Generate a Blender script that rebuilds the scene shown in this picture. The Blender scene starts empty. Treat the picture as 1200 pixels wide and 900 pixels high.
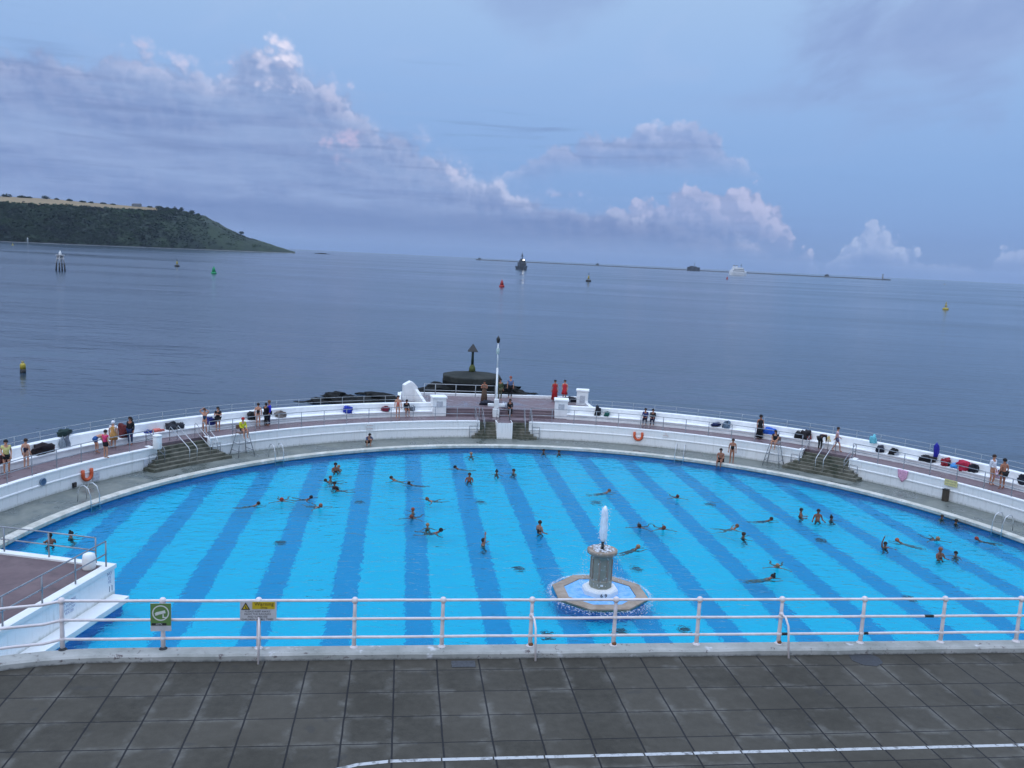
import bpy, bmesh, math, random
import numpy as np
from math import sin, cos, atan, atan2, sqrt, pi, degrees, radians
from mathutils import Vector, Matrix
random.seed(7)
R = random.random
S = bpy.context.scene
COL = S.collection

# ------------------------------------------------------------------ camera calibration
FPX, HY, SL, VPX, CAMZ = 1020.0, 303.0, .0476, 475.0, 14.2
_roll = atan(SL); _pitch = atan((450 - HY) * cos(_roll) / FPX)
def _ray0(px, py):
    u = (px - 600) / FPX; v = (py - 450) / FPX
    c, s = cos(_roll), sin(_roll)
    a = u * c + v * s; b = -u * s + v * c
    return (a, cos(_pitch) - b * sin(_pitch), -sin(_pitch) - b * cos(_pitch))
_r = _ray0(VPX, HY + SL * (VPX - 600)); _yaw = atan2(_r[0], _r[1])
def ray(px, py):
    r = _ray0(px, py); c, s = cos(_yaw), sin(_yaw)
    return Vector((r[0] * c - r[1] * s, r[0] * s + r[1] * c, r[2]))
def G(px, py, z=0.0):
    r = ray(px, py); t = (z - CAMZ) / r.z
    return Vector((r.x * t, r.y * t, z))
def AT(px, dist, z=-3.5, py=320):
    r = ray(px, py); k = dist / sqrt(r.x * r.x + r.y * r.y)
    return Vector((r.x * k, r.y * k, z))
def azel(px, py):
    r = ray(px, py).normalized()
    return degrees(atan2(r.x, r.y)), degrees(math.asin(r.z))
CX, CY = 8.35, 37.92
def PO(th, r, z=0.0):
    t = radians(th); return Vector((CX + r * sin(t), CY + r * cos(t), z))
def TH(p):
    return degrees(atan2(p.x - CX, p.y - CY))
def px_of(q):
    c, s = cos(-_yaw), sin(-_yaw); x = q.x * c - q.y * s; y = q.x * s + q.y * c; zc = q.z - CAMZ
    zf = y * cos(_pitch) - zc * sin(_pitch); vv = -(y * sin(_pitch) + zc * cos(_pitch)) / zf; uu = x / zf
    return 600 + FPX * (uu * cos(_roll) - vv * sin(_roll))
def on_circle(px, r, z):   # where the picture column meets a ring of radius r at height z
    lo, hi = -95, 95
    for _ in range(40):
        m_ = (lo + hi) / 2
        if px_of(PO(m_, r, z)) < px: lo = m_
        else: hi = m_
    return PO(m_, r, z), m_
ZW = 1.3       # ring walkway
ZP = 6.4       # promenade
ZS = -3.5      # sea
ZT = 1.85      # end terrace
WL = -0.18     # pool water level
FLO = -1.60    # pool floor

# ------------------------------------------------------------------ materials
def srgb(r, g, b):
    f = lambda c: (c / 255 / 12.92) if c / 255 <= .04045 else ((c / 255 + .055) / 1.055) ** 2.4
    return (f(r), f(g), f(b), 1)
class NT:
    def __init__(s, tree): s.t = tree; s.n = tree.nodes; s.l = tree.links
    def node(s, typ, **kw):
        n = s.n.new(typ)
        for k, v in kw.items(): setattr(n, k, v)
        return n
    def put(s, sock, v):
        if v is None: return
        if isinstance(v, bpy.types.NodeSocket): s.l.new(v, sock)
        else: sock.default_value = v
    def m(s, op, a, b=None, c=None, clamp=False):
        n = s.node('ShaderNodeMath', operation=op, use_clamp=clamp)
        s.put(n.inputs[0], a); s.put(n.inputs[1], b); s.put(n.inputs[2], c)
        return n.outputs[0]
    def mr(s, v, a, b, c=0.0, d=1.0, smooth=False):
        n = s.node('ShaderNodeMapRange')
        if smooth: n.interpolation_type = 'SMOOTHSTEP'
        s.put(n.inputs[0], v)
        for i, x in enumerate((a, b, c, d)): s.put(n.inputs[i + 1], x)
        return n.outputs[0]
    def mix(s, f, a, b, mode='MIX'):
        n = s.node('ShaderNodeMix', data_type='RGBA', blend_type=mode)
        s.put(n.inputs[0], f); s.put(n.inputs[6], a); s.put(n.inputs[7], b)
        return n.outputs[2]
    def noise(s, vec, scale, detail=3, rough=.5, dist=0.0, col=False):
        n = s.node('ShaderNodeTexNoise'); n.noise_dimensions = getattr(s, 'nd', '3D'); s.put(n.inputs['Vector'], vec)
        n.inputs['Scale'].default_value = scale; n.inputs['Detail'].default_value = detail
        n.inputs['Roughness'].default_value = rough; n.inputs['Distortion'].default_value = dist
        return n.outputs[1 if col else 0]
    def xyz(s, x, y, z=0.0):
        n = s.node('ShaderNodeCombineXYZ')
        for i, v in enumerate((x, y, z)): s.put(n.inputs[i], v)
        return n.outputs[0]
    def sep(s, v):
        n = s.node('ShaderNodeSeparateXYZ'); s.put(n.inputs[0], v); return n.outputs
    def scale(s, v, k):
        n = s.node('ShaderNodeVectorMath', operation='MULTIPLY'); s.put(n.inputs[0], v); n.inputs[1].default_value = k
        return n.outputs[0]
    def add(s, v, k):
        n = s.node('ShaderNodeVectorMath', operation='ADD'); s.put(n.inputs[0], v); s.put(n.inputs[1], k)
        return n.outputs[0]
def newmat(name):
    m = bpy.data.materials.new(name); m.use_nodes = True
    t = NT(m.node_tree); p = t.n['Principled BSDF']
    return m, t, p
def bump(t, p, h, strength, dist=.02):
    b = t.node('ShaderNodeBump'); b.inputs['Strength'].default_value = strength; b.inputs['Distance'].default_value = dist
    t.put(b.inputs['Height'], h); t.l.new(b.outputs[0], p.inputs['Normal'])
def dark(c, k): return (c[0] * k, c[1] * k, c[2] * k, 1)
MC = {}
def mat(name, c, rough=.6, scale=3.0, amt=.25, bmp=.2, metal=0.0, c2=None, detail=4, stretch=(1, 1, 1), bd=.01):
    if name in MC: return MC[name]
    m, t, p = newmat(name)
    g = t.node('ShaderNodeTexCoord').outputs['Object']
    v = t.scale(g, stretch)
    n = t.noise(v, scale, detail, .6)
    f = t.mr(n, .35, .68)
    col = t.mix(f, dark(c, 1 - amt), c2 or dark(c, 1 + amt * .6))
    t.put(p.inputs['Base Color'], col)
    p.inputs['Roughness'].default_value = rough; p.inputs['Metallic'].default_value = metal
    if bmp: bump(t, p, t.noise(v, scale * 4, 3, .6), bmp, bd)
    MC[name] = m; return m
def fabric(rgb):
    k = 'fabric_%d_%d_%d' % rgb
    return mat(k, srgb(*rgb), .85, 9, .3, .3)

WHITE = mat('white_paint', (.80, .81, .80, 1), .55, 1.2, .07, .15)
def wall_paint():
    m, t, p = newmat('weathered_white_wall')
    tc = t.node('ShaderNodeTexCoord').outputs['Object']
    big = t.noise(tc, .5, 4, .6); fine = t.noise(t.scale(tc, (3, 3, .6)), 2.2, 5, .65)
    c = t.mix(t.mr(fine, .5, .8), (.86, .87, .87, 1), (.74, .77, .77, 1))
    strk = t.noise(t.scale(tc, (2.2, 2.2, .18)), 2.6, 4, .6)
    c = t.mix(t.m('MULTIPLY', t.mr(strk, .56, .74), .38), c, (.50, .50, .45, 1))
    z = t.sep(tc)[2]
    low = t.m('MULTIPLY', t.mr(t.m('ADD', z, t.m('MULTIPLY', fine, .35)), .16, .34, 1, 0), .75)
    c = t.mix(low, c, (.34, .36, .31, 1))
    c = t.mix(t.m('MULTIPLY', t.mr(big, .55, .75), .12), c, (.60, .62, .60, 1))
    t.put(p.inputs['Base Color'], c); p.inputs['Roughness'].default_value = .6
    bump(t, p, fine, .25, .02); return m
WALL = wall_paint()
WPEEL = mat('peeling_white_paint', (.84, .85, .85, 1), .7, 2.2, .12, .35, c2=(.86, .87, .87, 1))
GALV = mat('galvanised_steel', (.30, .32, .35, 1), .42, 6, .2, .1, .6)
CHROME = mat('polished_steel', (.62, .64, .66, 1), .28, 6, .1, 0, .8)
RAILP = mat('rail_pinkish_white_paint', (.70, .64, .64, 1), .45, 5, .12, .2)
RUST = mat('rust', (.20, .07, .02, 1), .9, 14, .5, .5)
BLACK = mat('black_paint', (.015, .016, .018, 1), .5, 8, .3, .1)
def speck(name, c1, c2, c3, s1, s2, rough, wet=False, grid=None):
    m, t, p = newmat(name)
    tc = t.node('ShaderNodeTexCoord').outputs['Object']
    a = t.noise(tc, s1, 5, .6, .6); b = t.noise(tc, s2, 4, .7)
    c = t.mix(t.mr(a, .38, .62), c1, c2); c = t.mix(t.m('MULTIPLY', t.mr(b, .5, .75), .6), c, c3)
    t.put(p.inputs['Base Color'], c)
    if wet: t.put(p.inputs['Roughness'], t.mr(a, .4, .6, .22, rough))
    else: p.inputs['Roughness'].default_value = rough
    bump(t, p, b, .3, .02); return m
DECK = speck('wet_deck_concrete', (.088, .105, .098, 1), (.17, .185, .165, 1), (.25, .25, .23, 1), .45, 2.6, .75, True)
WALKM = speck('maroon_walkway_concrete', (.125, .088, .10, 1), (.165, .118, .13, 1), (.21, .165, .17, 1), .5, 3.0, .8, True)
STEPM = speck('mossy_step_concrete', (.055, .062, .042, 1), (.15, .145, .115, 1), (.24, .225, .185, 1), 1.3, 4, .9)
COPE = speck('coping_stone', (.42, .42, .37, 1), (.60, .59, .54, 1), (.28, .26, .2, 1), 1.4, 7, .7)
ROCK = speck('wet_black_rock', (.006, .007, .008, 1), (.016, .017, .016, 1), (.03, .03, .027, 1), .5, 3, .9)
ROCK.node_tree.nodes['Principled BSDF'].inputs['Specular IOR Level'].default_value = .15
DRUM = speck('weathered_drum_concrete', (.028, .032, .03, 1), (.05, .052, .046, 1), (.018, .022, .018, 1), .4, 2, .9)
DRUM.node_tree.nodes['Principled BSDF'].inputs['Specular IOR Level'].default_value = .15
CONC = speck('old_concrete', (.10, .11, .11, 1), (.16, .16, .15, 1), (.05, .06, .05, 1), .4, 2, .85)
FSTONE = speck('brown_fountain_stone', (.24, .18, .13, 1), (.34, .27, .21, 1), (.42, .36, .30, 1), 1.5, 8, .6)
def kerb_mat():
    m, t, p = newmat('kerb_concrete')
    tc = t.node('ShaderNodeTexCoord').outputs['Object']
    a = t.noise(tc, 1.1, 5, .65); b = t.noise(tc, 7, 5, .7, .4)
    c = t.mix(t.mr(a, .35, .65), (.26, .27, .25, 1), (.42, .42, .40, 1))
    c = t.mix(t.mr(b, .60, .68), c, (.13, .11, .11, 1)); c = t.mix(t.mr(t.noise(tc, 2.3, 3, .6), .63, .72), c, (.62, .63, .65, 1))
    ys, zs = t.sep(tc)[1], t.sep(tc)[2]
    low = t.m('MULTIPLY', t.mr(t.m('ADD', zs, t.m('MULTIPLY', b, .12)), ZP + .055, ZP + .10, 1, 0), .8)
    c = t.mix(low, c, (.06, .06, .06, 1))
    t.put(p.inputs['Base Color'], c); p.inputs['Roughness'].default_value = .85; bump(t, p, b, .5, .02); return m
KERB = kerb_mat()
JX, JY, JP = .018, 15.61, .815
def slab_mat():
    m, t, p = newmat('paving_slabs')
    tc = t.node('ShaderNodeTexCoord').outputs['Object']
    w = t.noise(tc, 1.7, 3, .6, col=True)
    wob = t.scale(t.add(w, (-.5, -.5, -.5)), (.028, .028, 0))
    q = t.sep(t.add(tc, wob))
    u = t.m('DIVIDE', t.m('SUBTRACT', q[0], JX), JP); v = t.m('DIVIDE', t.m('SUBTRACT', q[1], JY), .83)
    def edge(x): f = t.m('FRACT', x); return t.m('MINIMUM', f, t.m('SUBTRACT', 1.0, f))
    eu, ev = edge(u), edge(v)
    e = t.m('MINIMUM', t.m('MULTIPLY', eu, .8), t.m('MULTIPLY', ev, 1.1))
    cid = t.xyz(t.m('FLOOR', u), t.m('FLOOR', v), 0.0)
    wn = t.node('ShaderNodeTexWhiteNoise', noise_dimensions='3D'); t.l.new(cid, wn.inputs[0])
    big = t.noise(tc, .45, 4, .6); fine = t.noise(tc, 5, 5, .7); spk = t.noise(tc, 60, 3, .7)
    c = t.mix(wn.outputs[0], (.034, .031, .024, 1), (.058, .052, .041, 1))
    c = t.mix(t.m('MULTIPLY', t.mr(fine, .35, .7), .45), c, (.088, .080, .064, 1))
    c = t.mix(t.m('MULTIPLY', t.mr(big, .5, .7), .4), c, (.028, .026, .021, 1))
    c = t.mix(t.m('MULTIPLY', t.mr(spk, .55, .7), .25), c, (.125, .12, .108, 1))
    pale = t.m('MULTIPLY', t.mr(t.m('ADD', e, t.m('MULTIPLY', t.m('SUBTRACT', fine, .5), .35)), .0, .16, 1, 0), t.m('MULTIPLY', t.mr(t.noise(tc, 1.1, 5, .7), .48, .62), .55))
    c = t.mix(pale, c, (.17, .165, .15, 1))
    stain = t.mr(t.noise(tc, 2.1, 2, .5), .70, .735)
    c = t.mix(t.m('MULTIPLY', stain, .35), c, (.035, .036, .038, 1))
    c = t.mix(t.mr(e, .011, .019, 1, 0), c, (.012, .012, .014, 1))
    t.put(p.inputs['Base Color'], c)
    t.put(p.inputs['Roughness'], t.mr(big, .35, .7, .7, .9)); p.inputs['Specular IOR Level'].default_value = .3
    h = t.m('ADD', t.mr(e, .008, .03), t.m('MULTIPLY', fine, .35)); h = t.m('ADD', h, t.m('MULTIPLY', wn.outputs[0], .5))
    bump(t, p, h, .5, .012); return m
def pool_floor_mat():
    m, t, p = newmat('painted_pool_floor')
    tc = t.node('ShaderNodeTexCoord').outputs['Object']
    x = t.sep(tc)[0]
    u = t.m('FRACT', t.m('DIVIDE', t.m('SUBTRACT', x, STX - STP / 2), STP))
    d = t.m('MULTIPLY', t.m('ABSOLUTE', t.m('SUBTRACT', u, .5)), STP)
    f = t.mr(t.m('ADD', d, t.m('MULTIPLY', t.m('SUBTRACT', t.noise(tc, 3, 3), .5), .1)), STW / 2 - .02, STW / 2 + .02, 1, 0)
    n = t.noise(tc, .8, 4, .6)
    c = t.mix(f, t.mix(n, (.0, .62, 1.0, 1), (.0, .72, 1.0, 1)), t.mix(n, (.0, .34, .72, 1), (.0, .39, .79, 1)))
    t.put(p.inputs['Base Color'], c); p.inputs['Roughness'].default_value = .8; return m
STX, STP, STW = .98, 3.20, 1.12
def pool_side_mat():
    m, t, p = newmat('painted_pool_side')
    tc = t.node('ShaderNodeTexCoord').outputs['Object']
    n = t.noise(tc, 1.5, 4, .6)
    c = t.mix(t.mr(t.m('ADD', t.sep(tc)[2], t.m('MULTIPLY', n, .1)), -.26, -.1), t.mix(n, (.0, .23, .58, 1), (.0, .28, .66, 1)), (.13, .15, .12, 1))
    t.put(p.inputs['Base Color'], c); p.inputs['Roughness'].default_value = .7; return m
def pool_water_mat():
    m = bpy.data.materials.new('clear_pool_water'); m.use_nodes = True; t = NT(m.node_tree); t.n.clear()
    out = t.node('ShaderNodeOutputMaterial')
    tc = t.node('ShaderNodeTexCoord').outputs['Object']
    a = t.noise(t.scale(tc, (1, 1.7, 1)), 1.3, 2, .5, .5); b = t.noise(tc, 4.5, 2, .5, .4); c = t.noise(t.scale(tc, (1, 1.4, 1)), .45, 2, .5, .3)
    h = t.m('ADD', t.m('ADD', a, t.m('MULTIPLY', b, .30)), t.m('MULTIPLY', c, .8))
    q = t.sep(tc)
    d = t.m('SQRT', t.m('ADD', t.m('POWER', t.m('SUBTRACT', q[0], 8.93), 2), t.m('POWER', t.m('SUBTRACT', q[1], 35.85), 2)))
    near = t.mr(d, 2.2, 5.5, 1, 0)
    h = t.m('ADD', h, t.m('MULTIPLY', near, t.m('MULTIPLY', t.noise(tc, 6, 3, .6), .5)))
    bp = t.node('ShaderNodeBump'); bp.inputs['Strength'].default_value = 1; bp.inputs['Distance'].default_value = .085; t.put(bp.inputs['Height'], h)
    rf = t.node('ShaderNodeBsdfRefraction'); rf.inputs['Color'].default_value = (.55, 1, 1, 1); rf.inputs['Roughness'].default_value = 0; rf.inputs['IOR'].default_value = 1.33
    gl = t.node('ShaderNodeBsdfGlossy'); gl.inputs['Color'].default_value = (.50, .80, 1, 1); gl.inputs['Roughness'].default_value = .02
    fr = t.node('ShaderNodeFresnel'); fr.inputs['IOR'].default_value = 1.33
    for n in (rf, gl, fr): t.l.new(bp.outputs[0], n.inputs['Normal'])
    mx = t.node('ShaderNodeMixShader'); t.l.new(fr.outputs[0], mx.inputs[0]); t.l.new(rf.outputs[0], mx.inputs[1]); t.l.new(gl.outputs[0], mx.inputs[2])
    t.l.new(mx.outputs[0], out.inputs['Surface']); return m
def sea_mat():
    m, t, p = newmat('sea_water')
    tc = t.node('ShaderNodeTexCoord').outputs['Object']
    rot = t.node('ShaderNodeMapping'); rot.inputs['Rotation'].default_value = (0, 0, radians(12)); t.l.new(tc, rot.inputs[0])
    v = rot.outputs[0]
    patch = t.noise(t.scale(v, (.35, 1, 1)), .008, 4, .6, .5)
    rip = t.noise(t.scale(v, (.45, 1, 1)), .85, 3, .6, .3); mid = t.noise(t.scale(v, (.4, 1, 1)), .16, 3, .55, .2); sw = t.noise(t.scale(v, (.3, 1, 1)), .03, 3, .5)
    h = t.m('ADD', t.m('MULTIPLY', rip, .28), t.m('ADD', t.m('MULTIPLY', mid, 1.1), t.m('MULTIPLY', sw, 2.6)))
    h = t.m('MULTIPLY', h, t.mr(patch, .35, .65, .75, 1.05))
    p.inputs['Base Color'].default_value = (.020, .042, .070, 1)
    t.put(p.inputs['Roughness'], t.mr(patch, .35, .65, .10, .22)); p.inputs['IOR'].default_value = 1.33
    bump(t, p, h, .42, .8); return m

# ------------------------------------------------------------------ mesh builder
class MB:
    def __init__(s): s.v = []; s.f = []; s.mi = []; s.sm = []; s.cm = 0
    def face(s, idx, smooth=False): s.f.append(tuple(idx)); s.mi.append(s.cm); s.sm.append(smooth)
    def box(s, c, size, rz=0, taper=1.0, bev=0.0, rot=None):
        hx, hy, hz = size[0] / 2, size[1] / 2, size[2] / 2; b = len(s.v); c = Vector(c)
        M = rot or Matrix.Rotation(rz, 3, 'Z')
        if bev > 0:
            bm = bmesh.new(); bmesh.ops.create_cube(bm, size=1)
            for v in bm.verts:
                k = taper if v.co.z > 0 else 1
                v.co = Vector((v.co.x * size[0] * k, v.co.y * size[1] * k, v.co.z * size[2]))
            bmesh.ops.bevel(bm, geom=bm.edges[:], offset=bev, segments=1, affect='EDGES')
            bm.verts.index_update()
            for v in bm.verts: s.v.append(c + M @ v.co)
            for f in bm.faces: s.face([b + v.index for v in f.verts])
            bm.free(); return s
        for z in (-1, 1):
            k = taper if z > 0 else 1
            for x, y in ((-1, -1), (1, -1), (1, 1), (-1, 1)): s.v.append(c + M @ Vector((x * hx * k, y * hy * k, z * hz)))
        for q in ((3, 2, 1, 0), (4, 5, 6, 7), (0, 1, 5, 4), (1, 2, 6, 5), (2, 3, 7, 6), (3, 0, 4, 7)): s.face([b + i for i in q])
        return s
    def tube(s, pts, r, n=8, caps=True, closed=False):
        pts = [Vector(p) for p in pts]; N = len(pts)
        rr = r if isinstance(r, (list, tuple)) else [r] * N
        b = len(s.v); up = None
        for i, p in enumerate(pts):
            if closed: d = pts[(i + 1) % N] - pts[i - 1]
            else: d = pts[min(i + 1, N - 1)] - pts[max(i - 1, 0)]
            d = d.normalized() if d.length > 1e-9 else Vector((0, 0, 1))
            if up is None: up = Vector((0, 0, 1)) if abs(d.z) < .9 else Vector((1, 0, 0))
            a = d.cross(up).normalized(); up = a.cross(d).normalized()
            for k in range(n):
                t = 2 * pi * k / n; s.v.append(p + (a * cos(t) + up * sin(t)) * rr[i])
        for i in range(N if closed else N - 1):
            j = (i + 1) % N
            for k in range(n):
                k2 = (k + 1) % n; s.face((b + i * n + k, b + j * n + k, b + j * n + k2, b + i * n + k2)[::-1], True)
        if caps and not closed:
            s.face([b + k for k in range(n)]); s.face([b + (N - 1) * n + k for k in range(n)][::-1])
        return s
    def lathe(s, c, prof, n=12, a0=0.0, smooth=True):
        c = Vector(c); b = len(s.v)
        for r, z in prof:
            for k in range(n):
                t = a0 + 2 * pi * k / n; s.v.append(c + Vector((r * cos(t), r * sin(t), z)))
        for i in range(len(prof) - 1):
            for k in range(n):
                k2 = (k + 1) % n; s.face((b + i * n + k, b + i * n + k2, b + (i + 1) * n + k2, b + (i + 1) * n + k), smooth)
        s.face([b + k for k in range(n)][::-1]); s.face([b + (len(prof) - 1) * n + k for k in range(n)]); return s
    def ball(s, c, r, n=10, sq=(1, 1, 1), rz=0):
        c = Vector(c); b = len(s.v); m = max(4, n // 2 + 1)
        for i in range(m + 1):
            ph = pi * i / m
            for k in range(n):
                t = 2 * pi * k / n; x, y, z = r * sq[0] * sin(ph) * cos(t), r * sq[1] * sin(ph) * sin(t), -r * sq[2] * cos(ph)
                s.v.append(c + Vector((x * cos(rz) - y * sin(rz), x * sin(rz) + y * cos(rz), z)))
        for i in range(m):
            for k in range(n):
                k2 = (k + 1) % n; s.face((b + i * n + k, b + i * n + k2, b + (i + 1) * n + k2, b + (i + 1) * n + k), True)
        return s
    def arc(s, prof, t0, t1, step=1.5):   # closed (r,z) profile swept about the pool centre, seen CCW in (r,z)
        n = max(1, int(round(abs(t1 - t0) / step))); b = len(s.v); m = len(prof)
        for i in range(n + 1):
            th = t0 + (t1 - t0) * i / n
            for r, z in prof: s.v.append(PO(th, r, z))
        for i in range(n):
            for k in range(m):
                k2 = (k + 1) % m; s.face((b + i * m + k, b + i * m + k2, b + (i + 1) * m + k2, b + (i + 1) * m + k))
        s.face([b + k for k in range(m)][::-1]); s.face([b + n * m + k for k in range(m)]); return s
    def poly(s, pts, z0, z1):   # extruded polygon (pts CCW)
        b = len(s.v); n = len(pts)
        for z in (z0, z1):
            for p in pts: s.v.append(Vector((p[0], p[1], z)))
        s.face([b + k for k in range(n)][::-1]); s.face([b + n + k for k in range(n)])
        for k in range(n):
            k2 = (k + 1) % n; s.face((b + k, b + k2, b + n + k2, b + n + k))
        return s
    def mesh(s, name, mats):
        me = bpy.data.meshes.new(name); me.from_pydata([tuple(v) for v in s.v], [], s.f)
        if not isinstance(mats, (list, tuple)): mats = [mats]
        for m in mats: me.materials.append(m)
        me.polygons.foreach_set('material_index', s.mi); me.polygons.foreach_set('use_smooth', s.sm)
        bm = bmesh.new(); bm.from_mesh(me); bmesh.ops.recalc_face_normals(bm, faces=bm.faces[:]); bm.to_mesh(me); bm.free()
        me.update(); return me
    def build(s, name, mats, parent=None, loc=None):
        me = s.mesh(name, mats)
        o = bpy.data.objects.new(name, me); COL.objects.link(o)
        if parent is not None: o.parent = parent
        if loc is not None:
            o.location = loc
        return o
def tag(o, label=None, cat=None, group=None, kind=None):
    for k, v in (('label', label), ('category', cat), ('group', group), ('kind', kind)):
        if v: o[k] = v
    return o
def empty(name, loc, label, cat, group=None, rz=0):
    o = bpy.data.objects.new(name, None); COL.objects.link(o); o.location = loc; o.rotation_euler = (0, 0, rz)
    o.empty_display_size = .3
    return tag(o, label, cat, group)
def struct(o): o['kind'] = 'structure'; return o
def copy_tree(o, parent=None):
    c = o.copy(); COL.objects.link(c); c.parent = parent
    for ch in o.children: copy_tree(ch, c)
    return c
def local(ps, o):   # world points into the frame of an unrotated empty
    return [Vector(p) - o.location for p in ps]
def text_mb(txt, size, M, extrude=.004, align='CENTER'):
    cu = bpy.data.curves.new('tmp', 'FONT'); cu.body = txt; cu.size = size; cu.align_x = align; cu.align_y = 'CENTER'
    cu.extrude = extrude; cu.resolution_u = 2
    o = bpy.data.objects.new('tmp', cu); COL.objects.link(o); bpy.context.view_layer.update()
    me = bpy.data.meshes.new_from_object(o.evaluated_get(bpy.context.evaluated_depsgraph_get()))
    mb = MB(); mb.v = [M @ v.co for v in me.vertices]
    for p in me.polygons: mb.face(tuple(p.vertices))
    bpy.data.objects.remove(o); bpy.data.curves.remove(cu); bpy.data.meshes.remove(me)
    return mb
def frame(o, x, z):   # matrix: local x -> x, local y -> z (up), local z -> normal
    x = Vector(x).normalized(); z = Vector(z).normalized(); n = x.cross(z)
    M = Matrix((x, z, n)).transposed().to_4x4(); M.translation = Vector(o); return M
#@@WORLD
# ------------------------------------------------------------------ world, sun, camera
def build_world():
    w = bpy.data.worlds.new('World'); S.world = w; w.use_nodes = True
    t = NT(w.node_tree); bg = t.n['Background']
    d = t.node('ShaderNodeTexCoord').outputs['Generated']
    q = t.sep(d)
    az = t.m('MULTIPLY', t.m('ARCTAN2', q[0], q[1]), 180 / pi)
    el = t.m('MULTIPLY', t.m('ARCSINE', q[2]), 180 / pi)
    P = t.xyz(az, el, 0.0)
    # base sky
    sky = t.node('ShaderNodeTexSky', sky_type='NISHITA'); sky.sun_disc = False
    sky.sun_elevation = SUN_EL; sky.sun_rotation = SUN_ROT; sky.altitude = 20; sky.air_density = 1.0; sky.dust_density = .6; sky.ozone_density = 3
    rmp = t.node('ShaderNodeValToRGB'); cr = rmp.color_ramp
    stops = [(0, (110, 141, 192)), (.05, (120, 152, 206)), (.12, (130, 164, 215)), (.24, (148, 180, 225)), (.36, (164, 193, 230)), (.55, (178, 202, 233)), (1, (196, 210, 235))]
    while len(cr.elements) < len(stops): cr.elements.new(.5)
    for e, (p_, c) in zip(cr.elements, stops): e.position = p_; e.color = srgb(*c)
    t.put(rmp.inputs[0], t.mr(el, 0, 50))
    skyn = t.scale(sky.outputs[0], (NISH, NISH, NISH))
    base = t.mix(.08, rmp.outputs[0], skyn)
    # helpers
    w1 = t.noise(P, .16, 5, .55, 0.0, True); w2 = t.noise(t.add(P, (31, 7, 3)), .40, 5, .52, 0.0)
    w2b = t.noise(t.add(P, (31.35, 7.52, 3)), .40, 4, .50, 0.0)
    def vor(v, off=(0, 0, 0)):
        n = t.node('ShaderNodeTexVoronoi', feature='SMOOTH_F1', voronoi_dimensions='2D'); n.inputs['Scale'].default_value = .50; n.inputs['Smoothness'].default_value = .35
        n.inputs['Detail'].default_value = 2; n.inputs['Roughness'].default_value = .55; n.inputs['Lacunarity'].default_value = 2.3
        t.put(n.inputs['Vector'], t.add(t.add(v, t.scale(t.add(w1, (-.5, -.5, -.5)), (1.6, 1.6, 0))), off)); return n.outputs['Distance']
    v1 = vor(P); v2 = vor(P, (.30, .38, 0))
    relief = t.m('ADD', t.m('MULTIPLY', t.m('SUBTRACT', w2, w2b), .45), t.m('MULTIPLY', t.m('SUBTRACT', v2, v1), .30))
    st = t.noise(t.scale(P, (.10, .75, 1)), .8, 5, .6, .35)
    st2 = t.noise(t.add(t.scale(P, (.07, .9, 1)), (9, 5, 2)), 1.3, 4, .55, .2)
    puff = t.m('ADD', t.m('MULTIPLY', t.m('SUBTRACT', w2, .5), .5), t.m('MULTIPLY', t.m('SUBTRACT', .42, v1), .85))
    s1 = t.sep(w1)
    azw = t.m('ADD', az, t.m('MULTIPLY', t.m('SUBTRACT', s1[0], .5), 2.4))
    elw = t.m('SUBTRACT', el, t.m('MULTIPLY', t.m('SUBTRACT', s1[1], .5), 1.6))
    A0, A1, EM = -60.0, 60.0, 50.0
    azn = t.mr(azw, A0, A1)
    def curve(pts):
        n = t.node('ShaderNodeFloatCurve'); c = n.mapping.curves[0]
        P_ = []
        for px, py in pts:
            a, e = azel(px, py); P_.append(((a - A0) / (A1 - A0), max(0, (e + 10) / (EM + 10))))
        P_.sort(); P_ = [(0, P_[0][1])] + P_ + [(1, P_[-1][1])]
        c.points[0].location = P_[0]; c.points[1].location = P_[-1]
        for x in P_[1:-1]: c.points.new(*x)
        n.mapping.update(); t.put(n.inputs[1], azn)
        return t.mr(n.outputs[0], 0, 1, -10, EM)
    def over(col, mask, c): return t.mix(mask, col, c)
    col = base
    # thin high wisps, upper right and upper middle
    def ell(px, py, rx, ry):
        a, e = azel(px, py)
        x = t.m('DIVIDE', t.m('SUBTRACT', az, a), rx); y = t.m('DIVIDE', t.m('SUBTRACT', el, e), ry)
        return t.m('SUBTRACT', 1.0, t.m('SQRT', t.m('ADD', t.m('POWER', x, 2), t.m('POWER', y, 2))))
    rotP = t.node('ShaderNodeMapping'); rotP.inputs['Rotation'].default_value = (0, 0, radians(-18)); t.l.new(P, rotP.inputs[0])
    wisp = t.noise(t.scale(rotP.outputs[0], (.5, 1, 1)), .24, 6, .55, .3)
    m1 = t.mr(t.m('ADD', ell(1120, 25, 13, 6.2), t.m('MULTIPLY', t.m('SUBTRACT', wisp, .5), 2.2)), .05, .8, 0, .85, True)
    m2 = t.mr(t.m('ADD', ell(640, -5, 7, 3.2), t.m('MULTIPLY', t.m('SUBTRACT', wisp, .5), 1.6)), .1, .8, 0, .5, True)
    m3 = t.mr(t.m('ADD', ell(905, 118, 8, 1.4), t.m('MULTIPLY', t.m('SUBTRACT', wisp, .5), 2)), .2, .9, 0, .35, True)
    mhi = t.mr(wisp, .5, .75, 0, .22, True)
    col = over(col, t.m('MULTIPLY', mhi, t.mr(el, 6, 14)), srgb(176, 192, 226))
    for mm in (m1, m2, m3): col = over(col, mm, t.mix(t.mr(wisp, .4, .7), srgb(146, 168, 210), srgb(126, 150, 198)))
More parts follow.
